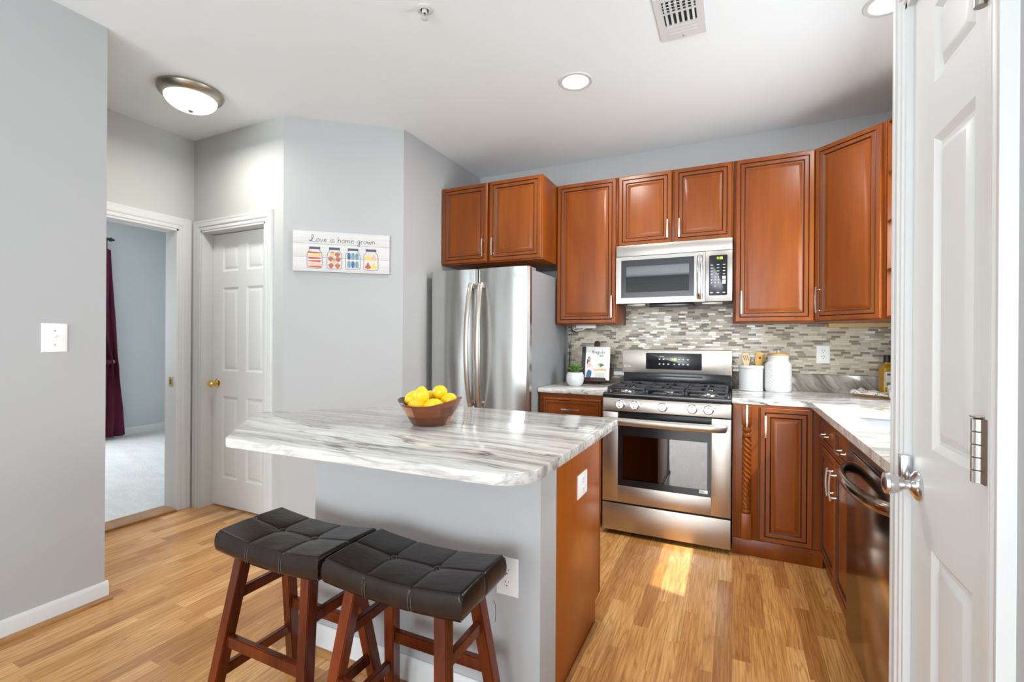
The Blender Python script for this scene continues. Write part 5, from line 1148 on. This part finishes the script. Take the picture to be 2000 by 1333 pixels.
mb = MB(); pen_text(mb, 'Magnolia', Tz @ Matrix.Translation((0.078, 0.205, 0)), 0.026, 0.100, 0.0011, M['ink']); pen_text(mb, 'Table', Tz @ Matrix.Translation((0.120, 0.178, 0)), 0.026, 0.050, 0.0011, M['ink']); mb.box(0.095, 0.175, 0.166, 0.1668, 0, 0.0005, M['p_grey'], T=Tz); mb.box(0.10, 0.17, 0.159, 0.1605, 0, 0.0005, M['p_grey'], T=Tz); mb.build('title', cov)
mb = MB()
blob(mb, [(0.040, 0.128), (0.044, 0.160), (0.056, 0.178), (0.068, 0.165), (0.066, 0.140), (0.060, 0.118), (0.050, 0.112)], M['ink'], Tz, 0, 0.0005)
blob(mb, [(0.052, 0.148), (0.050, 0.162), (0.058, 0.170), (0.066, 0.160), (0.062, 0.146)], M['p_skin'], Tz, 0, 0.0007)
blob(mb, [(0.042, 0.090), (0.050, 0.135), (0.062, 0.140), (0.078, 0.118), (0.090, 0.100), (0.086, 0.092), (0.060, 0.096)], M['p_pink'], Tz, 0, 0.0006)
blob(mb, [(0.040, 0.020), (0.046, 0.060), (0.060, 0.075), (0.080, 0.060), (0.074, 0.018), (0.055, 0.012)], M['p_blue'], Tz, 0, 0.0006)
mb.box(0.082, 0.196, 0.078, 0.084, 0, 0.0006, M['p_table'], T=Tz); mb.box(0.096, 0.192, 0.066, 0.078, 0, 0.0005, M['p_peach'], T=Tz); mb.box(0.100, 0.104, 0.012, 0.066, 0, 0.0006, M['p_table'], T=Tz); mb.box(0.184, 0.188, 0.012, 0.066, 0, 0.0006, M['p_table'], T=Tz); mb.box(0.108, 0.180, 0.016, 0.058, 0, 0.0004, M['p_grey'], T=Tz)
for k in range(9): a = 0.3 + k * 0.3; blob(mb, [(0.145, 0.098), (0.145 + 0.024 * math.cos(a) - 0.003, 0.104 + 0.020 * math.sin(a)), (0.145 + 0.028 * math.cos(a), 0.106 + 0.024 * math.sin(a)), (0.145 + 0.024 * math.cos(a) + 0.004, 0.102 + 0.018 * math.sin(a))], M['leaf'], Tz, 0, 0.0006)
blob(mb, [(0.125, 0.084), (0.120, 0.094), (0.145, 0.098), (0.168, 0.094), (0.164, 0.084)], M['p_grey'], Tz, 0, 0.0007)
mb.build('cover_picture', cov, smooth=False)
# utensil crock and spoons
cx, cy = 0.108, 3.612
o = thing('utensil_crock', 'white ribbed ceramic crock holding two wooden utensils', 'crock', (cx, cy, CT))
mb = MB(); n = 48; vs = []; fs = []; prof = [(0.0, 0), (0.074, 0), (0.077, 0.004), (0.077, 0.010), (0.0745, 0.014)]
zz = 0.016
while zz < 0.145: prof += [(0.0745, zz), (0.0765, zz + 0.0022)]; zz += 0.0048
prof += [(0.0745, 0.148), (0.079, 0.151), (0.080, 0.166), (0.078, 0.172), (0.072, 0.172), (0.0705, 0.150), (0.069, 0.012), (0, 0.010)]
mb.lathe(prof, M['ceramic'], (cx, cy, CT), n=56); mb.build('crock_body', o, angle=60)
def utensil(name, label, base, tip, poly, mat, slots=None, hole=None):
    b = Vector(base); t = Vector(tip); v = (t - b).normalized(); nrm = Vector((0.25, -1, 0.1)); nrm = (nrm - v * nrm.dot(v)).normalized(); u = v.cross(nrm).normalized(); L = (t - b).length
    T2 = frame(b, u, v, nrm); mb = MB()
    mb.tube([(0, 0, 0), (0, L - 0.075, 0)], 0.006, mat, 10, T=T2)
    P = smooth_pts(poly + [poly[0]], 5)[:-1]; mb.prism([(p.x, p.y + L) for p in P], -0.003, 0.003, mat, 0.001, T=T2)
    o = mb.build(name); 
    d = MB()
    if slots:
        for s in slots: d.tube([(s - 0.004, L - 0.018, 0.0031), (s + 0.004, L - 0.052, 0.0031)], 0.0022, M['slot'], 6, 1, 0.15, T=T2)
        d.build('slots', o)
    if hole: d.lathe([(0, 0.003), (0.008, 0.003), (0.008, 0.0034), (0, 0.0034)], M['slot'], (hole[0], L + hole[1], 0), T=T2, n=16); d.build('hole', o)
    return tag(o, label, 'utensil', 'wooden utensils')
utensil('slotted_spoon', 'pale slotted wooden spoon leaning left in the crock', (0.092, 3.612, CT + 0.014), (0.072, 3.625, 1.170), [(-0.016, -0.085), (-0.026, -0.04), (-0.018, -0.006), (0, 0), (0.018, -0.006), (0.026, -0.04), (0.016, -0.085), (0.006, -0.12), (-0.006, -0.12)], M['spoon'], slots=(-0.012, 0, 0.012))
utensil('wooden_spatula', 'golden bamboo spatula with a round hole, in the crock', (0.128, 3.60, CT + 0.014), (0.165, 3.630, 1.172), [(-0.014, -0.10), (-0.027, -0.06), (-0.028, -0.012), (-0.020, 0.0), (0.012, 0.002), (0.030, -0.012), (0.028, -0.05), (0.014, -0.10)], M['spoon2'], hole=(0.0, -0.036))
# canister
cx, cy = 0.268, 3.602
o = thing('canister', 'tall white quilted ceramic canister with a wooden lid', 'canister', (cx, cy, CT))
mb = MB(); vs = []; fs = []; n = 120; NZ = 90
def can_r(t):
    z = t * 0.243
    if z < 0.012: return 0.072 + 0.0065 * (z / 0.012)
    if z < 0.188: return 0.0785
    if z < 0.205: return 0.0785 - 0.016 * ((z - 0.188) / 0.017)
    if z < 0.232: return 0.0625
    return 0.065
for j in range(NZ + 1):
    t = j / NZ; z = 0.243 * t
    for i in range(n):
        a = 2 * PI * i / n; r = can_r(t)
        if 0.020 < z < 0.140: r += 0.0028 * (abs(math.sin(9 * a + z * 150)) * abs(math.sin(9 * a - z * 150)))
        elif 0.148 < z < 0.184: r += 0.0022 * (abs(math.sin(14 * a + z * 220)) * abs(math.sin(14 * a - z * 220)))
        vs.append((cx + r * math.cos(a), cy + r * math.sin(a), CT + z))
for j in range(NZ):
    for i in range(n): k = (i + 1) % n; fs.append((j * n + i, j * n + k, (j + 1) * n + k, (j + 1) * n + i))
fs += [tuple(range(n))[::-1], tuple(NZ * n + i for i in range(n))]
mb.add(vs, fs, M['ceramic']); mb.build('canister_body', o, angle=70)
mb = MB(); mb.lathe([(0.0, 0.243), (0.063, 0.243), (0.065, 0.246), (0.065, 0.253), (0.062, 0.256), (0, 0.256)], M['spoon2'], (cx, cy, CT), n=40); ld = mb.build('lid', o); ld['label'] = 'round wooden lid'
mb = MB(); mb.lathe([(0.006, 0.256), (0.006, 0.260), (0.010, 0.266), (0.0105, 0.272), (0.007, 0.279), (0, 0.281)], M['spoon'], (cx, cy, CT), n=20); mb.build('knob', ld)
# tray, towel, bottle
Tt = Matrix.Translation((0.843, 3.530, CT)) @ Matrix.Rotation(-0.72, 4, 'Z')
mb = MB(); mb.box(-0.150, 0.150, -0.085, 0.085, 0.0, 0.014, M['tray'], 0.004, T=Tt)
tag(mb.build('serving_tray'), 'small flat wooden tray under the patterned towel', 'tray')
o = thing('dish_towel', 'black and white patterned towel rolled on the wooden tray', 'towel', tuple(Tt.translation))
mb = MB(); vs = []; fs = []; NU, NV = 44, 20
for j in range(NV + 1):
    for i in range(NU + 1):
        u = -0.165 + 0.31 * i / NU; v = -0.088 + 0.14 * j / NV
        z = 0.024 + 0.010 * math.sin(u * 60 + v * 30) * 0.5 + 0.008 * math.sin(v * 70) + 0.020 * math.exp(-((u + 0.17) / 0.03) ** 2) * (j / NV)
        vs.append((u, v, max(0.0165, z)))
for j in range(NV):
    for i in range(NU): fs.append((j * (NU + 1) + i, j * (NU + 1) + i + 1, (j + 1) * (NU + 1) + i + 1, (j + 1) * (NU + 1) + i))
nv = len(vs); vs += [(x, y, 0.0145) for x, y, z in vs]; fs2 = [tuple(i + nv for i in f[::-1]) for f in fs]
W = NU + 1; rim = [i for i in range(NU)] + [j * W + NU for j in range(NV)] + [NV * W + i for i in range(NU, 0, -1)] + [j * W for j in range(NV, 0, -1)]
fs += fs2 + [(rim[k], rim[k] + nv, rim[(k + 1) % len(rim)] + nv, rim[(k + 1) % len(rim)]) for k in range(len(rim))]
mb.add(vs, fs, M['towel'], Tt); mb.build('spread_part', o, angle=80)
mb = MB(); mb.tube([(0.03 + 0.012 * k, -0.060 + 0.010 * math.sin(k * 0.9), 0.056) for k in range(9)], [0.024, 0.029, 0.031, 0.031, 0.030, 0.031, 0.030, 0.028, 0.022], M['towel'], 16, T=Tt)
mb.tube([(0.085, -0.060, 0.080), (0.095, -0.085, 0.075), (0.098, -0.106, 0.045), (0.098, -0.112, 0.018), (0.10, -0.115, 0.012)], [0.014, 0.020, 0.024, 0.024, 0.020], M['towel'], 12, 1.5, 0.5, T=Tt); mb.build('rolled_part', o, angle=80)
bx_, by_ = 0.862, 3.585
o = thing('oil_bottle', 'olive oil bottle with a black cap and paper label', 'bottle', (bx_, by_, CT + 0.0145))
Tb2 = Matrix.Translation((0.868, 3.662, CT + 0.0005)) @ Matrix.Rotation(0.25, 4, 'Z')
o.location = tuple(Tb2.translation)
sq = rounded([(-0.034, -0.034), (0.034, -0.034), (0.034, 0.034), (-0.034, 0.034)], [0.010] * 4, 4)
mb = MB(); N = len(sq); vs = []; fs = []
for sc, z in ((0.9, 0), (1, 0.004), (1, 0.165), (0.93, 0.178), (0.62, 0.190), (0.44, 0.196), (0.42, 0.210)):
    vs += [(x * sc, y * sc, z) for x, y in sq]
for j in range(6):
    for i in range(N): k = (i + 1) % N; fs.append((j * N + i, j * N + k, (j + 1) * N + k, (j + 1) * N + i))
fs += [tuple(range(N))[::-1], tuple(6 * N + i for i in range(N))]
mb.add(vs, fs, M['oil'], Tb2); mb.build('bottle_glass', o)
mb = MB(); mb.lathe([(0.016, 0.208), (0.018, 0.210), (0.018, 0.250), (0.016, 0.252), (0, 0.252)], M['rubber'], T=Tb2, n=24); mb.build('cap', o)
mb = MB(); mb.box(-0.026, 0.026, -0.0350, -0.0342, 0.055, 0.150, M['paper'], T=Tb2); mb.box(-0.018, 0.018, -0.0354, -0.0350, 0.128, 0.140, M['p_blue'], T=Tb2); mb.box(-0.020, 0.020, -0.0354, -0.0350, 0.065, 0.085, M['p_green'], T=Tb2); mb.build('paper_label', o)

# cords under the narrow wall cabinet
o = thing('power_strip', 'white power strip fixed below the narrow tall wall cabinet', 'power strip', (-1.05, 3.66, 1.362))
MB().box(-1.14, -0.98, 3.60, 3.64, 1.345, 1.3715, M['plastic'], 0.004).build('strip_body', o)
MB().tube([(-0.90, 3.60, 1.366), (-0.87, 3.58, 1.360), (-0.845, 3.56, 1.345), (-0.83, 3.55, 1.332)], 0.004, M['plastic'], 8).build('white_cable', o)
MB().tube([(-1.15, 3.62, 1.352), (-1.17, 3.615, 1.338), (-1.14, 3.61, 1.326), (-1.09, 3.61, 1.335), (-1.06, 3.61, 1.350)], 0.005, M['plastic'], 8).build('plug_lead', o)
mb = MB(); mb.tube([(-1.195, 3.66, 1.368), (-1.20, 3.655, 1.330), (-1.16, 3.65, 1.318), (-1.15, 3.655, 1.335), (-1.19, 3.66, 1.345), (-1.212, 3.67, 1.20), (-1.220, 3.68, 1.08), (-1.225, 3.685, 0.94), (-1.215, 3.67, 0.919)], 0.0035, M['rubber'], 8)
tag(mb.build('loose_cable'), 'black power cord hanging down beside the refrigerator', 'cord')
seat2 = [c for c in st2.children if c.name.startswith('seat') and not c.name.startswith('seat_rail')][0]
MB().tube([(-0.606, 1.17, 0.515), (-0.603, 1.175, 0.500), (-0.600, 1.172, 0.478), (-0.601, 1.171, 0.455)], 0.0007, M['rubber'], 5).build('loose_thread', seat2)
bpy.context.view_layer.update()
